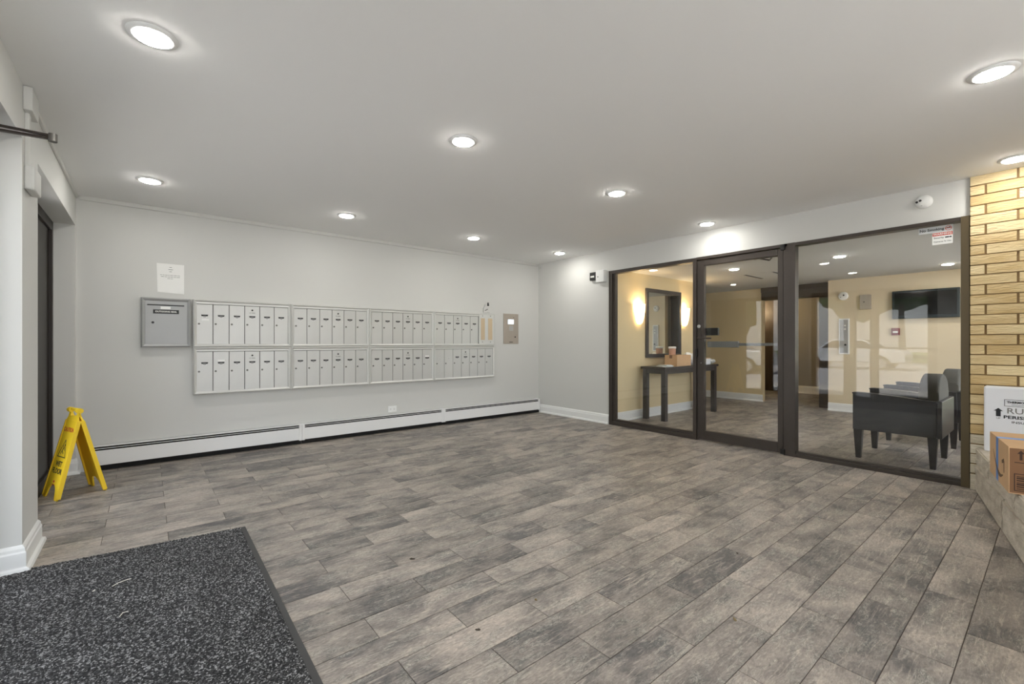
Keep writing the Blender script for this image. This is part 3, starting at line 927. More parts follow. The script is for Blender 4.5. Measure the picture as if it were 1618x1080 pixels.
# small hook plate with key on top of the mailboxes
t = thing('small_wall_holder', 'small white wall holder with black clip above right mailboxes', 'holder', (3.985, YB, 1.605))
part('back_plate', MB().prism([(-0.062, 0.0), (0.060, 0.0), (0.060, 0.065), (0.022, 0.095), (0.022, 0.120), (-0.036, 0.120), (-0.040, 0.090), (-0.062, 0.065)], 0, 0.02, BACK(0, 0, 0), bev=0.003), M['wall'], t)
part('clip', MB().cyl((0.018, -0.02, 0.112), (0.018, -0.035, 0.112), 0.013, seg=16).box(0.008, 0.026, -0.032, -0.02, 0.110, 0.150, bev=0.002), M['black'], t, label='black clip knob')
m = bar(Vector((-0.040, -0.024, 0.026)), Vector((0.014, -0.024, 0.052)), 0.006, 0.012)
part('pen', m, M['ink_grey'], t, label='dark grey slanted bar')

# intercom
t = thing('intercom_panel', 'brushed steel intercom panel with lit screen by the corner', 'intercom', (4.315, YB, 1.132))
part('panel', MB().box(0, 0.30, -0.010, 0.0, 0, 0.472, bev=0.002), M['steel'], t)
part('screen', MB().box(0.085, 0.201, -0.0125, -0.009, 0.308, 0.382, bev=0.001), M['lcd'], t)
kp = part('keypad', MB().box(0.112, 0.190, -0.0125, -0.009, 0.208, 0.280, bev=0.001), M['alu'], t)
kb = MB()
for i in range(3):
    for j in range(4):
        kb.box(0.120 + i * 0.023, 0.135 + i * 0.023, -0.0145, -0.012, 0.214 + j * 0.0165, 0.225 + j * 0.0165, bev=0.001)
part('key', kb, M['alu_dark'], kp)
part('camera_eye', MB().cyl((0.200, -0.009, 0.415), (0.200, -0.013, 0.415), 0.005), M['black'], t)
part('speaker_dot', MB().cyl((0.140, -0.009, 0.413), (0.140, -0.012, 0.413), 0.003), M['lock'], t)
part('lock', MB().cyl((0.231, -0.009, 0.107), (0.231, -0.014, 0.107), 0.011), M['black'], t)
part('maker_plate', MB().box(0.112, 0.184, -0.0115, -0.009, 0.022, 0.032), M['ink'], t)

# outlet
t = thing('wall_outlet', 'white wall outlet mounted sideways above the heater', 'outlet', (2.477, YB, 0.287))
part('cover_plate', MB().box(-0.060, 0.060, -0.006, 0, -0.040, 0.040, bev=0.003), M['white'], t)
for dx in (-0.024, 0.024):
    s_ = part('socket', MB().box(dx - 0.015, dx + 0.015, -0.008, -0.005, -0.017, 0.017, bev=0.002), M['white'], t)
    part('slot', MB().box(dx - 0.007, dx + 0.007, -0.0085, -0.0078, 0.005, 0.008).box(dx - 0.007, dx + 0.007, -0.0085, -0.0078, -0.008, -0.005), M['ink_grey'], s_)

# baseboard heaters
def heater(x0, x1, label):
    t = thing('baseboard_heater', label, 'heater', (x0, YB, 0), 0, 'white baseboard heaters along the back wall')
    L = x1 - x0
    # outline in (depth, z): back panel, top lip
    part('back_panel', MB().box(0, L, -0.012, 0, 0.03, 0.222, bev=0.001), M['heater'], t)
    part('top_lip', MB().box(0, L, -0.050, 0, 0.214, 0.222, bev=0.001), M['heater'], t)
    part('damper', MB().box(0.03, L - 0.03, -0.056, -0.050, 0.196, 0.201, bev=0.001), M['heater'], t)
    part('front_cover', MB().box(0.0, L, -0.062, -0.056, 0.050, 0.183, bev=0.002), M['heater'], t)
    part('dark_interior', MB().box(0.005, L - 0.005, -0.045, -0.012, 0.006, 0.210), M['dark'], t)
    for a in (0.0, L - 0.028):
        part('end_cap', MB().box(a, a + 0.028, -0.066, 0, 0.042, 0.224, bev=0.002), M['heater'], t)
heater(-0.40, 1.364, 'white baseboard heater cover nearest the wet floor sign')
heater(1.366, 3.210, 'white baseboard heater cover in the middle, below the outlet')
heater(3.212, 5.035, 'white baseboard heater cover ending at the far corner')

# small boxes on the right wall
t = thing('card_reader', 'small black reader with white light left of the glass', 'card reader', (XR, 4.287, 2.11))
part('case', MB().box(-0.05, 0, -0.058, 0.058, -0.058, 0.058, bev=0.005), M['black'], t)
part('lamp', MB().box(-0.054, -0.048, -0.028, 0.040, -0.018, 0.008, bev=0.003), M['ink_white'], t)
t = thing('control_box', 'white square control box at the corner of the glass frame', 'control box', (XR, 4.150, 2.10))
part('case', MB().box(-0.062, 0, -0.076, 0.072, -0.085, 0.085, bev=0.004), M['white'], t)
part('screw', MB().cyl((-0.062, 0.03, -0.01), (-0.066, 0.03, -0.01), 0.008), M['lock'], t)
t = thing('motion_sensor', 'round white sensor high on the wall over the glass', 'sensor', (XR, 0.722, 2.33))
RX = frame3((0, 0, 0), (0, -1, 0), (0, 0, 1))
part('dome', MB().lathe([(0.056, 0), (0.056, 0.008), (0.050, 0.024), (0.036, 0.036), (0.0, 0.040)], 32, RX), M['white'], t, smooth=True)
part('eye', MB().cyl((-0.028, 0.040, 0.0), (-0.038, 0.042, 0.0), 0.009), M['black'], t)
part('eye', MB().cyl((-0.032, 0.018, 0.008), (-0.042, 0.020, 0.008), 0.009), M['black'], t)
part('slot', MB().box(-0.036, -0.028, -0.008, 0.016, -0.036, -0.030), M['ink'], t)

# ------------------------------------------------------------------ wet floor sign
t = thing('wet_floor_sign', 'yellow folding wet floor caution sign by the left wall', 'floor sign', (-0.425, 4.775, 0), math.atan2(-0.925, 0.38))
SL, HY = 0.655, 0.145
def arc(cx, cy, r, a0, a1, n=8, sy=1.0):
    return [(cx + r * math.cos(math.radians(a0 + (a1 - a0) * i / n)), cy + sy * r * math.sin(math.radians(a0 + (a1 - a0) * i / n))) for i in range(n + 1)]
def hw(v): return 0.140 - (0.140 - 0.100) * v / SL
out_l = [(-0.140, 0.012), (-0.132, 0.0), (-0.098, 0.0), (-0.088, 0.010)]
arch = [(-0.070, 0.055)] + arc(0, 0.060, 0.062, 172, 8, 10, 0.75) + [(0.070, 0.055)]
outer = [(-0.136, 0.012), (-0.128, 0.0), (-0.088, 0.0), (-0.080, 0.012), (-0.064, 0.06)] + arc(0, 0.062, 0.058, 160, 20, 8, 0.7) + [(0.064, 0.06), (0.080, 0.012), (0.088, 0.0), (0.128, 0.0), (0.136, 0.012)]
outer += [(hw(0.57), 0.57), (0.085, 0.60), (0.085, 0.655), (0.060, 0.655), (0.050, 0.605), (-0.050, 0.605), (-0.060, 0.655), (-0.085, 0.655), (-0.085, 0.60), (-hw(0.57), 0.57)]
def sign_panel(side):
    # side -1: front (-y), +1: rear
    ey = Vector((0, -side * HY, math.sqrt(SL * SL - HY * HY))).normalized()
    o = Vector((0, side * HY, 0.0))
    ex = Vector((1, 0, 0)) if side < 0 else Vector((-1, 0, 0))
    return frame3(o, ex, ey)
for side in (-1, 1):
    F_ = sign_panel(side)
    t_ = bmesh.new()
    vlo = [t_.verts.new((x, y, -0.010)) for x, y in outer]; vhi = [t_.verts.new((x, y, 0.0)) for x, y in outer]
    t_.faces.new(vlo[::-1]); t_.faces.new(vhi)
    for i in range(len(outer)):
        j = (i + 1) % len(outer); t_.faces.new((vlo[i], vlo[j], vhi[j], vhi[i]))
    bmesh.ops.recalc_face_normals(t_, faces=t_.faces[:])
    bmesh.ops.triangulate(t_, faces=[f for f in t_.faces if len(f.verts) > 4])
    pm = MB(); pm.add(t_, F_)
    pp = part('panel', pm, M['yellow'], t)
    rm = MB()
    for sx in (-1, 1):
        a = Vector((sx * 0.130, 0.012, 0)); b = Vector((sx * (hw(0.57) - 0.006), 0.57, 0))
        d = b - a; t_ = bmesh.new(); bmesh.ops.create_cube(t_, size=1)
        for v in t_.verts: v.co = Vector((v.co.x * d.length, v.co.y * 0.012, v.co.z * 0.026 - 0.008))
        rm.add(t_, F_ @ Matrix.Translation((a + b) / 2) @ Matrix.Rotation(math.atan2(d.y, d.x), 4, 'Z'))
    rm.add(MB().box(-0.098, 0.098, 0.566, 0.574, -0.02, 0.004).b, F_)
    part('rim', rm, M['yellow'], pp)
    part('lettering', text_mesh('CAUTION', 0.044, F_ @ Matrix.Translation((0, 0.500, 0.001)), 0.0012, wx=0.92), M['red'], pp, label='red CAUTION')
    part('lettering', text_mesh('WET\nFLOOR', 0.052, F_ @ Matrix.Translation((0, 0.222, 0.001)), 0.0014), M['ink'], pp, label='black WET FLOOR')
    tri = MB()
    def seg(p, q, w):
        a = Vector(p + (0,)); b = Vector(q + (0,)); d = b - a
        t2 = bmesh.new(); bmesh.ops.create_cube(t2, size=1)
        for v in t2.verts: v.co = Vector((v.co.x * (d.length + w), v.co.y * w, v.co.z * 0.0008))
        tri.add(t2, F_ @ Matrix.Translation((a + b) / 2 + Vector((0, 0, 0.0008))) @ Matrix.Rotation(math.atan2(d.y, d.x), 4, 'Z'))
    seg((-0.068, 0.300), (0.068, 0.300), 0.006); seg((-0.068, 0.300), (0, 0.425), 0.006); seg((0.068, 0.300), (0, 0.425), 0.006)
    seg((-0.012, 0.345), (0.006, 0.372), 0.008); seg((0.006, 0.372), (0.022, 0.350), 0.005); seg((-0.012, 0.345), (0.016, 0.326), 0.006)
    seg((-0.012, 0.345), (-0.026, 0.322), 0.006); seg((0.006, 0.372), (-0.012, 0.380), 0.005)
    tri.lathe([(0, 0.0004), (0.007, 0.0004), (0.007, 0.0012), (0, 0.0012)], 12, F_ @ Matrix.Translation((0.012, 0.388, 0)))
    part('warning_triangle', tri, M['ink'], pp)
    lm = MB(); lm.add(MB().box(-0.012, 0.012, 0.115, 0.130, 0.0004, 0.001).b, F_); lm.add(MB().box(-0.022, 0.022, 0.098, 0.104, 0.0004, 0.001).b, F_)
    part('small_print', lm, M['red'], pp)
ht = math.sqrt(SL * SL - HY * HY)
hm = MB()
for sx in (-1, 1):
    hm.cyl((sx * 0.055, 0, ht - 0.006), (sx * 0.098, 0, ht - 0.006), 0.019)
part('hinge', hm, M['yellow'], t)
part('handle', MB().tube([(-0.075, 0, ht + 0.004), (0.075, 0, ht + 0.004)], 0.009), M['yellow'], t)

# ------------------------------------------------------------------ entrance mat
import numpy as np
t = thing('entrance_mat', 'dark grey loop pile entrance mat with black rubber edge', 'mat', (0, 0, 0))
Q = [Vector((-0.60, 0.75)), Vector((0.452, 0.75)), Vector((0.476, 3.216)), Vector((-0.60, 3.322))]
def quad(q, u, v):
    return (q[0] * (1 - u) + q[1] * u) * (1 - v) + (q[3] * (1 - u) + q[2] * u) * v
part('rubber_border', MB().prism([tuple(p) for p in Q], 0.0003, 0.0045, bev=0.0012), M['rubber'], t, label='flat black rubber border')
I = [Q[0] + Vector((0.0, 0.02)), Q[1] + Vector((-0.022, 0.02)), Q[2] + Vector((-0.024, -0.004)), Q[3] + Vector((0.0, -0.004))]
NU, NV = 210, 500
uu, vv = np.meshgrid(np.linspace(0, 1, NU + 1), np.linspace(0, 1, NV + 1))
q = np.array([[p.x, p.y] for p in I])
P = (q[0] * (1 - uu[..., None]) + q[1] * uu[..., None]) * (1 - vv[..., None]) + (q[3] * (1 - uu[..., None]) + q[2] * uu[..., None]) * vv[..., None]
rng = np.random.default_rng(3)
zz = 0.0065 + rng.random(uu.shape) * 0.0050
P = P + (rng.random(P.shape) - 0.5) * 0.003
zz[0, :] = zz[-1, :] = 0.003; zz[:, 0] = zz[:, -1] = 0.003
co = np.concatenate([P, zz[..., None]], axis=2).reshape(-1, 3)
idx = np.arange((NU + 1) * (NV + 1)).reshape(NV + 1, NU + 1)
fc = np.stack([idx[:-1, :-1], idx[:-1, 1:], idx[1:, 1:], idx[1:, :-1]], axis=2).reshape(-1, 4)
me = bpy.data.meshes.new('carpet_pile')
me.vertices.add(len(co)); me.vertices.foreach_set('co', co.ravel())
me.loops.add(fc.size); me.loops.foreach_set('vertex_index', fc.ravel().astype(np.int32))
me.polygons.add(len(fc)); me.polygons.foreach_set('loop_start', np.arange(0, fc.size, 4, dtype=np.int32))
me.update(calc_edges=True)
place('carpet_pile', me, M['carpet'], t)['kind'] = 'stuff'

# scraps lying about
M['scrap'] = mat('paper_scrap', (225, 222, 212), 0.8)
M['leaf_dry'] = mat('dry_leaf', (128, 112, 78), 0.8)
M['debris'] = mat('dark_debris', (62, 54, 44), 0.9)
def scrap(pts, w, z0, m, name, label, cat):
    mb = MB()
    for a, b in zip(pts, pts[1:]):
        p = Vector((a[0], a[1], z0 + a[2])); q_ = Vector((b[0], b[1], z0 + b[2]))
        mb.b.from_mesh(bar(p, q_, w, 0.0015).mesh('s'))
    return tag(part(name, mb, m), label, cat)
scrap([(-0.125, 2.800, 0), (-0.105, 2.815, 0.003), (-0.080, 2.822, 0.004), (-0.058, 2.835, 0.001)], 0.005, 0.0125, M['scrap'], 'paper_scrap', 'curled white scrap lying on the dark mat', 'litter')
scrap([(-0.192, 2.800, 0), (-0.184, 2.808, 0.001)], 0.007, 0.0122, M['scrap'], 'paper_scrap', 'tiny white crumb left of the curled scrap on mat', 'litter')
scrap([(-0.088, 2.470, 0), (-0.078, 2.492, 0.003), (-0.060, 2.498, 0.001)], 0.0025, 0.0122, M['scrap'], 'thread', 'thin pale thread on the middle of the mat', 'litter')
def chip(x, y, s, m, label, n=3):
    mb = MB()
    for i in range(n):
        a = random.uniform(0, 6.28); dx = s * 0.7 * math.cos(a) * (i > 0); dy = s * 0.7 * math.sin(a) * (i > 0)
        k = [(s * random.uniform(0.4, 1) * math.cos(j * 1.047), s * 0.55 * random.uniform(0.4, 1) * math.sin(j * 1.047)) for j in range(6)]
        mb.prism(k, 0, 0.003, Matrix.Translation((x + dx, y + dy, 0.0005)) @ Matrix.Rotation(0.25, 4, 'X') @ Matrix.Rotation(a, 4, 'Z'))
    return tag(part('floor_debris', mb, m), label, 'litter')
chip(1.097, 2.173, 0.012, M['debris'], 'dark crumbled leaf bit on the floor at centre')
chip(1.348, 1.485, 0.009, M['leaf_dry'], 'small tan leaf bit near the tile joint, lower centre', 2)
chip(1.023, 1.477, 0.010, M['debris'], 'dark elongated leaf bit at the bottom centre floor', 2)
chip(2.496, 1.114, 0.009, M['debris'], 'tiny dark speck on the floor right of centre', 1)
chip(1.890, 0.853, 0.014, M['leaf_dry'], 'pale dry leaf lying on the floor at lower right', 1)

# ------------------------------------------------------------------ stone ledge and parcels
LD = Vector((1.0, 0.201, 0)).normalized()            # along the front edge, towards the glass wall
LN = Vector((-LD.y, LD.x, 0))                        # towards the room
def on_ledge(s, d, z): return Vector((5.02, 0.422, 0)) - LD * s + LN * d + Vector((0, 0, z))
LH = 0.33
t = thing('stone_ledge', 'low weathered stone ledge along the brick wall at right', 'ledge', (5.02, 0.422, 0))
def ledge_block(s0, s1, d0, d1, z0, z1, name='stone'):
    tb = bmesh.new()
    n = max(2, int((s1 - s0) / 0.06))
    bmesh.ops.create_grid(tb, x_segments=n, y_segments=max(2, int((d1 - d0) / 0.06)), size=0.5)
    tb.free()
    tb = bmesh.new()
    bmesh.ops.create_cube(tb, size=1)
    for v in tb.verts:
        v.co = Vector(((s0 + s1) / 2 + v.co.x * (s1 - s0), (d0 + d1) / 2 + v.co.y * (d1 - d0), (z0 + z1) / 2 + v.co.z * (z1 - z0)))
    bmesh.ops.bevel(tb, geom=tb.edges[:], offset=0.008, segments=2, affect='EDGES')
    bmesh.ops.subdivide_edges(tb, edges=[e for e in tb.edges if e.calc_length() > 0.1], cuts=4, use_grid_fill=True)
    for v in tb.verts:
        if 0.01 < v.co.z < LH - 0.01 and v.co.y > d1 - 0.02:
            v.co.y += random.uniform(-0.006, 0.004)
    for v in tb.verts:
        p = on_ledge(v.co.x, v.co.y, v.co.z); p.x = min(p.x, 5.022); p = p - Vector((5.02, 0.422, 0))
        v.co = p
    bmesh.ops.recalc_face_normals(tb, faces=tb.faces[:])
    return part(name, MB().add(tb), M['stone'], t)
for s0, s1 in ((0.0, 1.0), (1.004, 1.98), (1.984, 2.9)):
    ledge_block(s0, s1, -0.62 if s0 else -0.55, 0.0, 0, 0.196)
for s0, s1 in ((0.0, 0.52), (0.524, 1.31), (1.314, 2.1), (2.104, 2.9)):
    ledge_block(s0, s1, -0.62 if s0 else -0.55, -0.004, 0.199, LH)

# white foam box leaning at the bricks
t = thing('foam_box', 'white insulated shipping box with black print against the bricks', 'box', (4.915, 0.366, LH))
BW, BH = 0.62, 0.492
part('box_body', MB().box(0, 0.105, -BW, 0, 0, BH, bev=0.012), M['foam'], t)
TX = -0.0006
ft = MB()
ft.box(TX, 0, -0.33, -0.105, 0.398, 0.401).box(TX, 0, -0.33, -0.105, 0.351, 0.354).box(TX, 0, -0.108, -0.105, 0.351, 0.401)
ft.b.from_mesh(text_mesh('THERMO', 0.021, RIGHT(TX, -0.118, 0.381), 0.0009, 'LEFT'))
ft.lathe([(0.011, 0), (0.011, 0.0006), (0.0085, 0.0006), (0.0085, 0)], 20, RIGHT(0, -0.222, 0.381))
ft.b.from_mesh(text_mesh('CHILL', 0.021, RIGHT(TX, -0.240, 0.381), 0.0009, 'LEFT'))
ft.box(TX, 0, -0.27, -0.14, 0.362, 0.3645)
part('maker_lettering', ft, M['ink'], t)
part('lettering', text_mesh('RUSH', 0.058, RIGHT(TX, -0.115, 0.316), 0.0003, 'LEFT', wx=1.15), M['ink_grey'], t, label='pale grey RUSH')
lt = text_mesh('PERISHABLE', 0.031, RIGHT(TX, -0.100, 0.270), 0.0010, 'LEFT', wx=1.35)
part('lettering', lt, M['ink'], t)
part('lettering', text_mesh('INSULATED', 0.021, RIGHT(TX, -0.140, 0.235), 0.0004, 'LEFT', wx=1.4), M['ink'], t)
ar = MB().prism([(-0.024, 0.0), (0, 0.022), (0.024, 0.0), (0.012, 0.0), (0.012, -0.040), (-0.012, -0.040), (-0.012, 0.0)], 0, 0.0007, RIGHT(0, -0.075, 0.312))
part('arrow_symbol', ar, M['ink'], t)
part('lettering', text_mesh('UP', 0.017, RIGHT(TX, -0.075, 0.258), 0.0002), M['ink_grey'], t)

# cardboard parcel
P0 = Vector((3.64, 0.178, LH)); E1 = Vector((0.981, 0.194, 0)).normalized(); E2 = Vector((0.194, -0.981, 0)).normalized()
t = thing('cardboard_parcel', 'brown cardboard parcel with blue tape and printed smile on ledge', 'box', tuple(P0), math.atan2(E1.y, E1.x))
# local x = E1 (away), local y = left of it -> box spans y from -W to 0
CL, CW, CH = 0.546, 0.36, 0.254
part('carton', MB().box(0, CL, -CW, 0, 0, CH, bev=0.002), M['cardboard'], t)
FY = frame3((0, 0, 0), (-1, 0, 0), (0, 0, 1))       # faces +y
FXn = frame3((0, 0, 0), (0, -1, 0), (0, 0, 1))      # faces -x
part('tape', MB().box(0.278, 0.338, 0.0, 0.0008, 0.0, CH + 0.0006).box(0.278, 0.338, -CW, 0.0008, CH, CH + 0.0008), M['tape_blue'], t, label='blue tape band')
sm = MB()
pts_t, pts_b = [], []
for i in range(25):
    u = i / 24
    x = -0.43 + 0.29 * u
    zt = 0.165 - 0.105 * math.sin(min(1, u * 1.05) * math.pi * 0.62)
    th = 0.004 + 0.024 * math.sin(math.pi * min(1, u * 0.98)) ** 1.2
    pts_t.append((x, zt)); pts_b.append((x, zt - th))
sm.prism(pts_t + pts_b[::-1], 0.0003, 0.0008, FY @ Matrix.Translation((0, 0.0, 0)))
sm.prism([(-0.175, 0.145), (-0.120, 0.165), (-0.105, 0.150), (-0.108, 0.085), (-0.122, 0.085), (-0.125, 0.140), (-0.170, 0.128)], 0.0003, 0.0008, FY)
part('smile_print', sm, M['smile_ink'], t, label='curved smile arrow print')
part('print_panel', MB().box(-0.0005, 0, -CW + 0.006, -0.004, 0.006, CH - 0.006), M['cardboard_print'], t, label='darker brown printed end face')
pr = MB()
for k in (-0.046, -0.086):
    pr.prism([(-0.014, 0.0), (0, 0.018), (0.014, 0.0), (0.005, 0.0), (0.005, -0.034), (-0.005, -0.034), (-0.005, 0.0)], 0.0006, 0.0012, FXn @ Matrix.Translation((-k, 0.220, 0)))
pr.box(-0.0012, -0.0006, -0.20, -0.022, 0.170, 0.174)
for a, b, c_, d_ in ((-0.20, -0.020, 0.108, 0.112), (-0.20, -0.020, 0.018, 0.022), (-0.024, -0.020, 0.018, 0.112)):
    pr.box(-0.0012, -0.0006, a, b, c_, d_)
for i in range(7):
    pr.box(-0.0012, -0.0006, -0.20, -0.03, 0.028 + i * 0.011, 0.032 + i * 0.011 + (i % 3) * 0.002)
part('handling_print', pr, M['cardboard_ink'], t)
part('shipping_label', MB().box(0.06, 0.16, -0.30, -0.13, CH, CH + 0.0006), M['paper'], t)

# ------------------------------------------------------------------ lobby behind the glass
struct('ceiling_lobby', MB().box(5.14, 13.6, 0.2, 7.2, HL, HL + 0.5), M['ceiling_lobby'])  # extended past the end window to block sun from the corridor floor
struct('wall_lobby_left', MB().box(5.14, 7.80, 4.065, 4.20, 0, HL), M['yellow_wall'])
struct('wall_lobby_right', MB().box(5.14, 5.5, 0.20, 0.36, 0, HL).box(8.6, 9.12, 0.20, 0.36, 0, HL).box(5.5, 8.6, 0.20, 0.36, 2.05, HL).box(5.5, 8.6, 0.20, 0.36, 0, 0.3), M['beige_wall'])
wl = struct('added_window_7', label='added dark framed window behind the armchairs, lets daylight into the lobby')  # unseen window added to brighten the lobby with daylight
fr = MB()
for k in range(4):
    x = 5.5 + k * 1.013
    fr.box(x, x + 0.06, 0.24, 0.32, 0.3, 2.05, bev=0.002)
for k in range(3):
    x = 5.56 + k * 1.013
    fr.box(x, x + 0.953, 0.242, 0.318, 0.3, 0.36).box(x, x + 0.953, 0.242, 0.318, 1.99, 2.05)
part('window_frame', fr, M['bronze'], wl)
for k in range(3):
    x = 5.56 + k * 1.013
    part('pane', MB().box(x, x + 0.953, 0.277, 0.283, 0.36, 1.99), M['glass_ent'], wl)
struct('wall_lobby_back', MB().box(9.0, 9.12, 0.36, 2.50, 0, HL), M['beige_wall'])
struct('wall_lobby_far', MB().box(9.30, 9.42, 3.67, 7.0, 0, HL), M['yellow_wall'])
struct('wall_hall_left', MB().box(7.68, 7.80, 4.20, 7.0, 0, HL), M['beige_wall'])
struct('wall_hall_end', MB().box(7.68, 12.2, 7.0, 7.15, 0, HL), M['beige_wall'])
struct('wall_corridor_right', MB().box(9.12, 12.2, 2.38, 2.50, 0, HL), M['grey_wall'])
struct('wall_corridor_left', MB().box(9.42, 12.2, 4.95, 5.1, 0, HL), M['grey_wall'])
cw = MB().box(11.55, 11.75, 3.37, 3.86, 0, HL)
struct('wall_corridor_end', cw, M['grey_wall'])
baseboard('baseboard_lobby_left', (5.14, 4.065), (7.80, 4.065), (0, -1))
baseboard('baseboard_lobby_back', (9.0, 0.36), (9.0, 2.50), (-1, 0))
baseboard('baseboard_lobby_far', (9.30, 3.67), (9.30, 7.0), (-1, 0), e0=1)
baseboard('baseboard_corridor_end', (11.55, 3.37), (11.55, 3.86), (-1, 0), h=0.17)
# dark wood portal
struct('trim_4', MB().box(9.24, 9.42, 2.50, 3.67, 1.97, HL, bev=0.004).box(9.22, 9.24, 2.50, 3.67, 2.12, HL), M['dark_wood'], 'dark wood header over the corridor opening')
struct('trim_5', MB().box(9.24, 9.42, 2.50, 2.705, 0, 1.97, bev=0.004).box(9.22, 9.24, 2.53, 2.56, 0, 1.97), M['dark_wood'], 'dark wood casing at the right of the corridor opening')
dr = struct('door_3', label='dark wood corridor end door right of the grey wall')
part('door_panel', MB().box(11.60, 11.66, 2.50, 3.37, 0, HL, bev=0.003), M['dark_wood'], dr)
part('door_handle', MB().tube([(11.60, 3.20, 1.0), (11.55, 3.20, 1.0), (11.55, 3.09, 1.0)], 0.01), M['chrome'], dr)
w5 = struct('window_5', label='narrow window above dark wood panelling at the corridor end')
part('wood_panel', MB().box(11.60, 11.66, 3.86, 4.10, 0, 0.88, bev=0.003).box(11.60, 11.66, 4.10, 4.95, 0, HL, bev=0.003).box(11.60, 11.66, 3.86, 4.10, 2.1, HL), M['dark_wood'], w5)
part('pane', MB().box(11.625, 11.631, 3.86, 4.10, 0.88, 2.1), M['glass_ent'], w5)

# ceiling slot diffuser in lobby
t = thing('ceiling_diffuser', 'thin slot air diffuser in the lobby ceiling', 'vent', (7.55, 3.1, HL))
part('slot_frame', MB().box(-0.35, 0.30, -0.02, 0.02, -0.006, 0, bev=0.001).box(-0.35, 0.3, -0.42, -0.38, -0.006, 0, bev=0.001), M['alu_dark'], t)
part('slot', MB().box(-0.33, 0.28, -0.012, 0.012, -0.008, -0.004).box(-0.33, 0.28, -0.412, -0.388, -0.008, -0.004), M['dark'], t)
part('panel', MB().box(-0.35, 0.3, -0.37, -0.03, -0.004, 0, bev=0.001), M['ceiling_lobby'], t)

# sconces
def sconce(x, label):
    t = thing('wall_sconce', label, 'wall lamp', (x, 4.065, 1.58), 0, 'lit sconces beside the lobby mirror')
    part('back_plate', MB().box(-0.045, 0.045, -0.012, 0, -0.10, 0.10, bev=0.004), M['chrome'], t)
    t_ = bmesh.new(); rings = []
    for z_, w_, d_ in ((-0.15, 0.035, 0.03), (-0.12, 0.060, 0.055), (-0.05, 0.080, 0.075), (0.05, 0.094, 0.088), (0.15, 0.102, 0.095)):
        rings.append([t_.verts.new((w_ * math.cos(math.pi * i / 14), -d_ * math.sin(math.pi * i / 14) - 0.012, z_)) for i in range(15)])
    for a, b in zip(rings, rings[1:]):
        for i in range(14): t_.faces.new((a[i], a[i + 1], b[i + 1], b[i]))
    t_.faces.new(rings[0])
    bmesh.ops.solidify(t_, geom=t_.faces[:], thickness=0.003)
    part('lamp_shade', MB().add(t_), M['sconce'], t, smooth=True)
    ld = bpy.data.lights.new('bulb', 'POINT'); ld.energy = 9; ld.color = (1.0, 0.72, 0.40); ld.shadow_soft_size = 0.03
    lo = bpy.data.objects.new('bulb', ld); COL.objects.link(lo); lo.parent = t; lo.location = (0, -0.055, 0.12)
    return t
sconce(5.80, 'lit fan shaped wall sconce left of the lobby mirror')
sconce(7.09, 'lit fan shaped wall sconce right of the lobby mirror')
t = thing('wall_sconce', 'added corridor sconce, hidden from the entrance, lighting the corridor', 'wall lamp', (11.0, 4.95, 1.75))  # unseen lamp added to light the dim corridor
part('back_plate', MB().box(-0.05, 0.05, -0.012, 0, -0.08, 0.08, bev=0.004), M['chrome'], t)
part('lamp_shade', MB().lathe([(0.05, -0.1), (0.075, 0.1), (0.07, 0.1), (0.045, -0.1)], 24, Matrix.Translation((0, -0.1, 0))), M['sconce'], t)
ld = bpy.data.lights.new('bulb', 'POINT'); ld.energy = 45; ld.color = (1, 0.75, 0.45); ld.shadow_soft_size = 0.04
lo = bpy.data.objects.new('bulb', ld); COL.objects.link(lo); lo.parent = t; lo.location = (0, -0.14, 0.12)

# mirror
t = thing('wall_mirror', 'large dark framed mirror on the yellow lobby wall', 'mirror', (6.48, 4.065, 1.455))
mw, mh, mf = 0.50, 0.54, 0.058
mb = MB()
for a in (((-mw, mw), (mh - mf, mh)), ((-mw, mw), (-mh, -mh + mf)), ((-mw, -mw + mf), (-mh + mf, mh - mf)), ((mw - mf, mw), (-mh + mf, mh - mf))):
    mb.box(a[0][0], a[0][1], -0.03, 0, a[1][0], a[1][1], bev=0.004)
part('mirror_frame', mb, M['table_wood'], t)
part('mirror_glass', MB().box(-mw + mf, mw - mf, -0.014, -0.004, -mh + mf, mh - mf), M['mirror'], t)

# console table
t = thing('console_table', 'dark narrow console table under the lobby mirror', 'table', (6.60, 3.815, 0))
part('tabletop', MB().box(-0.80, 0.80, -0.21, 0.21, 0.758, 0.792, bev=0.006), M['table_wood'], t)
part('apron', MB().box(-0.76, 0.76, -0.185, -0.165, 0.69, 0.758).box(-0.76, 0.76, 0.165, 0.185, 0.69, 0.758).box(-0.76, -0.74, -0.165, 0.165, 0.69, 0.758).box(0.74, 0.76, -0.165, 0.165, 0.69, 0.758), M['table_wood'], t)
for sx in (-1, 1):
    for sy in (-1, 1):
        part('leg', MB().box(sx * 0.735 - 0.035, sx * 0.735 + 0.035, sy * 0.155 - 0.035, sy * 0.155 + 0.035, 0, 0.758, bev=0.003), M['table_wood'], t)
TZ = 0.7925
t = thing('small_cardboard_box', 'small brown cardboard box on the console table', 'box', (6.37, 3.74, TZ), 0.06)
part('carton', MB().box(-0.225, 0.225, -0.10, 0.10, 0, 0.168, bev=0.002), M['cardboard'], t)
part('tape', MB().box(-0.226, 0.226, -0.022, 0.022, 0.167, 0.169).box(-0.2265, -0.225, -0.022, 0.022, 0.12, 0.169), M['cardboard_print'], t)
t = thing('paper_cup', 'printed paper cup standing behind the small cardboard box', 'cup', (6.53, 3.935, TZ))
part('cup', MB().lathe([(0, 0), (0.045, 0), (0.056, 0.28), (0.054, 0.28), (0.043, 0.006), (0, 0.006)], 28), mat('cup_print', (196, 150, 128), 0.6, vary=0.2, vscale=20), t, smooth=True)
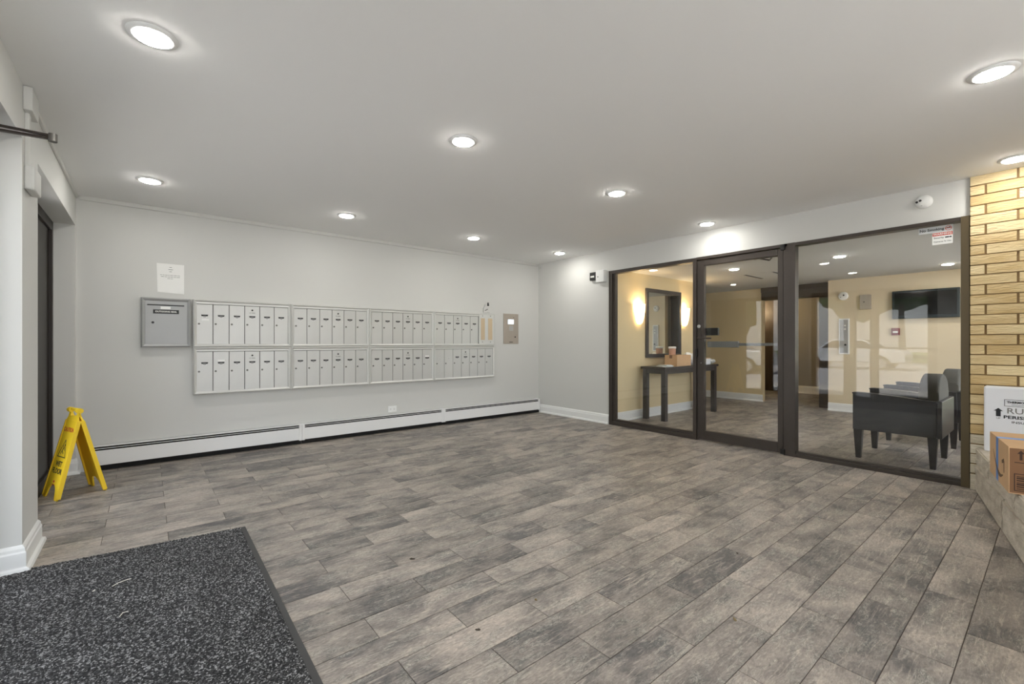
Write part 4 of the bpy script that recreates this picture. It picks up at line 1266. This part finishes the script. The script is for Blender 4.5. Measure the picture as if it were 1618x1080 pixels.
part('rim', MB().lathe([(0.054, 0.262), (0.060, 0.265), (0.060, 0.29), (0.052, 0.295), (0, 0.292)], 28), M['paper'], t, smooth=True)
mb = MB(); random.seed(5)
for k in range(2):
    pts = [(-0.16, -0.06), (0.02, -0.10), (0.17, -0.04), (0.12, 0.07), (-0.10, 0.08)]
    mb.prism([(x * (1 - .1 * k), y) for x, y in pts], 0.001 + k * 0.014, 0.012 + k * 0.016, Matrix.Rotation(0.3 * k, 4, 'Z') @ Matrix.Rotation(0.04 * k, 4, 'Y'))
o = part('folded_paper', mb, M['paper'], None, (5.98, 3.72, TZ)); tag(o, 'white folded papers on the left of the console table', 'paper')
def crumple(name, label, x, y, sx, sy, sz, m, seed=1):
    random.seed(seed)
    b = bmesh.new(); bmesh.ops.create_icosphere(b, subdivisions=3, radius=1)
    for v in b.verts:
        k = 1 + random.uniform(-0.13, 0.13)
        v.co = Vector((v.co.x * sx * k, v.co.y * sy * k, max(0, (v.co.z * 0.5 + 0.5)) ** 0.8 * sz * k))
    lowest = min(v.co.z for v in b.verts)
    for v in b.verts: v.co.z = max(0.0, v.co.z - lowest)
    o = part(name, MB().add(b), m, None, (x, y, TZ + 0.0005)); return tag(o, label, 'bag' if 'bag' in name else 'package')
crumple('plastic_bag', 'crumpled white plastic bag beside the small cardboard box', 6.76, 3.75, 0.15, 0.11, 0.19, M['paper'], 2)
t = thing('mailing_parcel', 'tan topped white parcel at right end of console table', 'package', (7.10, 3.72, TZ), 0.1)
part('carton', MB().box(-0.15, 0.12, -0.08, 0.08, 0, 0.095, bev=0.012), M['foam'], t)
part('top_flap', MB().box(-0.15, 0.11, -0.075, 0.075, 0.0955, 0.108, bev=0.003), M['cardboard'], t)
crumple('wrapped_package', 'crumpled grey white wrapped package at table end', 7.335, 3.72, 0.09, 0.08, 0.085, M['alu_frame'], 4)

# television and wall devices on the lobby back wall
t = thing('television', 'black flat wall television on the lobby back wall', 'television', (9.0, 1.27, 1.726))
part('bezel', MB().box(-0.075, -0.03, -0.375, 0.375, -0.213, 0.213, bev=0.008), M['tvframe'], t)
part('screen', MB().box(-0.0775, -0.07, -0.345, 0.345, -0.165, 0.182, bev=0.001), M['screen'], t)
part('wall_bracket', MB().box(-0.035, 0, -0.15, 0.15, -0.12, 0.12, bev=0.003), M['black'], t)
t = thing('alarm_sounder', 'round white alarm sounder high on the lobby back wall', 'alarm', (9.0, 2.285, 1.925))
part('base', MB().lathe([(0.070, 0), (0.070, 0.012), (0.062, 0.028), (0.052, 0.034), (0, 0.036)], 32, RX), M['paper'], t, smooth=True)
part('hole', MB().cyl((-0.033, -0.012, 0.012), (-0.038, -0.012, 0.012), 0.012), M['black'], t)
part('hole', MB().cyl((-0.033, 0.03, -0.02), (-0.038, 0.03, -0.02), 0.007), M['lock'], t)
t = thing('thermostat_box', 'square bronze guard box beside the round alarm sounder', 'control box', (9.0, 1.985, 1.805))
part('case', MB().box(-0.04, 0, -0.073, 0.073, -0.117, 0.117, bev=0.005), M['steel'], t)
part('screw', MB().cyl((-0.04, 0.015, 0.0), (-0.045, 0.015, 0.0), 0.01), M['lock'], t)
t = thing('call_panel', 'tall steel call panel on the lobby back wall', 'intercom', (9.0, 2.272, 1.254))
part('panel', MB().box(-0.02, 0, -0.073, 0.073, -0.297, 0.297, bev=0.003), M['white'], t)
part('face_plate', MB().box(-0.024, -0.018, -0.055, 0.055, -0.275, 0.275, bev=0.002), M['alu_dark'], t)
part('button', MB().cyl((-0.024, -0.02, -0.14), (-0.032, -0.02, -0.14), 0.016), M['black'], t)
part('button', MB().cyl((-0.024, -0.015, 0.12), (-0.030, -0.015, 0.12), 0.013), M['ink_white'], t)
part('button', MB().cyl((-0.024, -0.015, 0.18), (-0.030, -0.015, 0.18), 0.013), M['ink_white'], t)
t = thing('fire_alarm_pull', 'small dark red alarm pull below the television', 'alarm', (9.0, 1.61, 1.32))
part('case', MB().box(-0.035, 0, -0.05, 0.05, -0.055, 0.055, bev=0.005), M['red_dark'], t)
part('handle', MB().box(-0.045, -0.034, -0.03, 0.03, -0.02, 0.008, bev=0.003), M['ink_white'], t)

# armchairs
def armchair(x, label):
    t = thing('armchair', label, 'armchair', (x, 0.70, 0), 0, 'dark parsons armchairs in the lobby')
    W = 0.70; D = 0.62
    prof = [(0.0, 0.285), (D, 0.285), (D, 0.650), (D - 0.02, 0.656), (D * 0.75, 0.654), (D * 0.45, 0.640), (D * 0.18, 0.622), (0.0, 0.615)]
    for s_ in (0, 1):
        x0 = 0 if s_ == 0 else W - 0.065
        m_ = frame3((x0, 0, 0), (0, 1, 0), (0, 0, 1))
        o_ = part('side_panel', MB().prism(prof, 0, 0.065, m_, bev=0.006), M['espresso'], t)
        ex = MB()
        tp = [(0.0, 0.614), (D * 0.18, 0.621), (D * 0.45, 0.639), (D * 0.75, 0.653), (D - 0.02, 0.656), (D + 0.004, 0.652), (D + 0.004, 0.640), (D - 0.02, 0.644), (D * 0.75, 0.641), (D * 0.45, 0.627), (D * 0.18, 0.609), (0.0, 0.602)]
        ex.prism(tp, -0.004, 0.069, m_)
        part('arm_edge', ex, M['espresso_wood'], o_)
    part('seat_frame', MB().box(0.065, W - 0.065, 0.03, D - 0.01, 0.285, 0.36, bev=0.004), M['espresso'], t)
    part('seat', MB().box(0.068, W - 0.068, 0.10, D - 0.005, 0.36, 0.47, bev=0.03), M['grey_fabric'], t)
    # outer back
    part('outer_back', MB().box(0.0, W, -0.035, 0.0, 0.285, 0.62, bev=0.006), M['espresso'], t)
    # rounded cushion back
    pr_ = [(0.070, 0.42), (W - 0.070, 0.42), (W - 0.070, 0.68)] + arc(W / 2, 0.68, W / 2 - 0.07, 0, 180, 16, 0.62) + [(0.070, 0.68)]
    part('backrest', MB().prism(pr_, -0.135, 0.005, frame3((0, 0, 0), (1, 0, 0), (0, 0, 1)), bev=0.02), M['grey_fabric'], t)
    for lx in (0.04, W - 0.04):
        for ly, k in ((0.03, -1), (D - 0.04, 1)):
            b = bmesh.new(); bmesh.ops.create_cube(b, size=1)
            for v in b.verts:
                w_ = 0.070 if v.co.z > 0 else 0.040
                v.co = Vector((lx + v.co.x * w_, ly + v.co.y * w_ + (-0.014 * k if v.co.z > 0 and False else 0), 0.1425 + v.co.z * 0.285))
            part('leg', MB().add(b), M['espresso_wood'], t)
    return t
armchair(5.50, 'nearer dark armchair with grey back, closest to the glass')
armchair(6.75, 'farther dark armchair with grey back behind the first one')

# ------------------------------------------------------------------ outdoors (seen in the glass reflections)
g = struct('ground', MB().box(-60, 12.3, -40, 50, -0.30, -0.13), M['asphalt'], 'asphalt car park outside the entrance')
struct('sidewalk', MB().box(-4.2, -0.9, -8, 14, -0.13, -0.03).box(-0.9, 12.3, -6, -1.75, -0.13, -0.03).box(5.14, 12.3, -1.75, 0.2, -0.13, -0.03), M['concrete'], 'concrete walk outside the entrance')
struct('curb', MB().box(-4.35, -4.2, -8, 14, -0.13, -0.02), M['concrete'], 'concrete curb of the walk')
struct('ground_east', MB().box(12.2, 60, -40, 50, -0.20, -0.06), M['grass'], 'lawn beyond the corridor end')
struct('lawn', MB().box(-60, -26, -40, 50, -0.06, 0.02), M['grass'], 'grass strip beyond the car park')
def car(x, y, rot, m, label):
    t = thing('parked_car', label, 'car', (x, y, -0.13), rot)
    body = [(-2.2, 0.35), (-2.2, 0.75), (-2.05, 0.92), (-1.3, 0.98), (-0.75, 1.40), (0.55, 1.44), (1.15, 1.02), (2.0, 0.88), (2.22, 0.65), (2.22, 0.35)]
    bd = part('body', MB().prism(body, -0.86, 0.86, frame3((0, 0, 0), (1, 0, 0), (0, 0, 1)), bev=0.05), m, t)
    gl = MB()
    for s_ in (-1, 1):
        gl.prism([(-1.15, 1.0), (-0.70, 1.36), (0.50, 1.39), (1.0, 1.03)], -0.006, 0.006, frame3((0, s_ * 0.865, 0), (1, 0, 0), (0, 0, 1)))
    gl.prism([(-0.70, 0), (0.70, 0), (0.62, 0.62), (-0.62, 0.62)], -0.01, 0.01, frame3((1.14, 0, 1.05), (0, 1, 0), (-0.82, 0, 0.55)))
    gl.prism([(-0.70, 0), (0.70, 0), (0.62, 0.6), (-0.62, 0.6)], -0.01, 0.01, frame3((-1.27, 0, 1.01), (0, 1, 0), (0.78, 0, 0.60)))
    part('window', gl, M['car_glass'], t)
    for wx in (-1.35, 1.38):
        for s_ in (-1, 1):
            wh = part('wheel', MB().cyl((wx, s_ * 0.70, 0.33), (wx, s_ * 0.90, 0.33), 0.33, seg=28), M['tyre'], t)
            part('hubcap', MB().cyl((wx, s_ * 0.90, 0.33), (wx, s_ * 0.915, 0.33), 0.21, seg=20), M['chrome'], wh)
    part('headlight', MB().box(2.12, 2.23, -0.75, -0.45, 0.66, 0.78, bev=0.02).box(2.12, 2.23, 0.45, 0.75, 0.66, 0.78, bev=0.02), M['ink_white'], t)
car(-17.0, 6.6, math.radians(90), M['car_silver'], 'silver car parked outside, seen only in the glass reflection')
car(-9.5, 9.6, math.radians(80), M['car_silver'], 'pale car parked outside near the walk, seen only in reflection')
car(-13.0, 14.0, math.radians(85), M['car_blue'], 'blue car parked outside, seen only in the glass reflection')
def tree(x, y, h, r, seed, label):
    random.seed(seed)
    t = thing('tree', label, 'tree', (x, y, -0.13), 0, 'trees across the car park')
    part('trunk', MB().cyl((0, 0, 0), (0.1, 0.1, h * 0.6), 0.22, 0.12, seg=12), M['bark'], t)
    b = MB()
    for k in range(9):
        c_ = bmesh.new(); bmesh.ops.create_icosphere(c_, subdivisions=3, radius=1)
        rr = r * random.uniform(0.4, 0.62)
        for v in c_.verts: v.co *= rr * random.uniform(0.82, 1.12)
        b.add(c_, Matrix.Translation((random.uniform(-1, 1) * r * 0.6, random.uniform(-1, 1) * r * 0.6, h * 0.72 + random.uniform(-1, 1) * r * 0.42)))
    part('crown', b, M['leaf'], t)
for i, (x, y, h, r) in enumerate([(-28, -6, 8, 4.4), (-31, 7, 9, 4.8), (-27, 19, 8, 4.4), (-31, 32, 9, 4.8), (-24, 43, 8, 4.5), (-9, -9, 6, 2.6)]):
    tree(x, y, h, r, i + 20, ('broad green tree across the car park, %s in the row from the near side' % ('first', 'second', 'third', 'fourth', 'fifth')[i]) if i < 5 else 'smaller green tree close to the concrete walk')
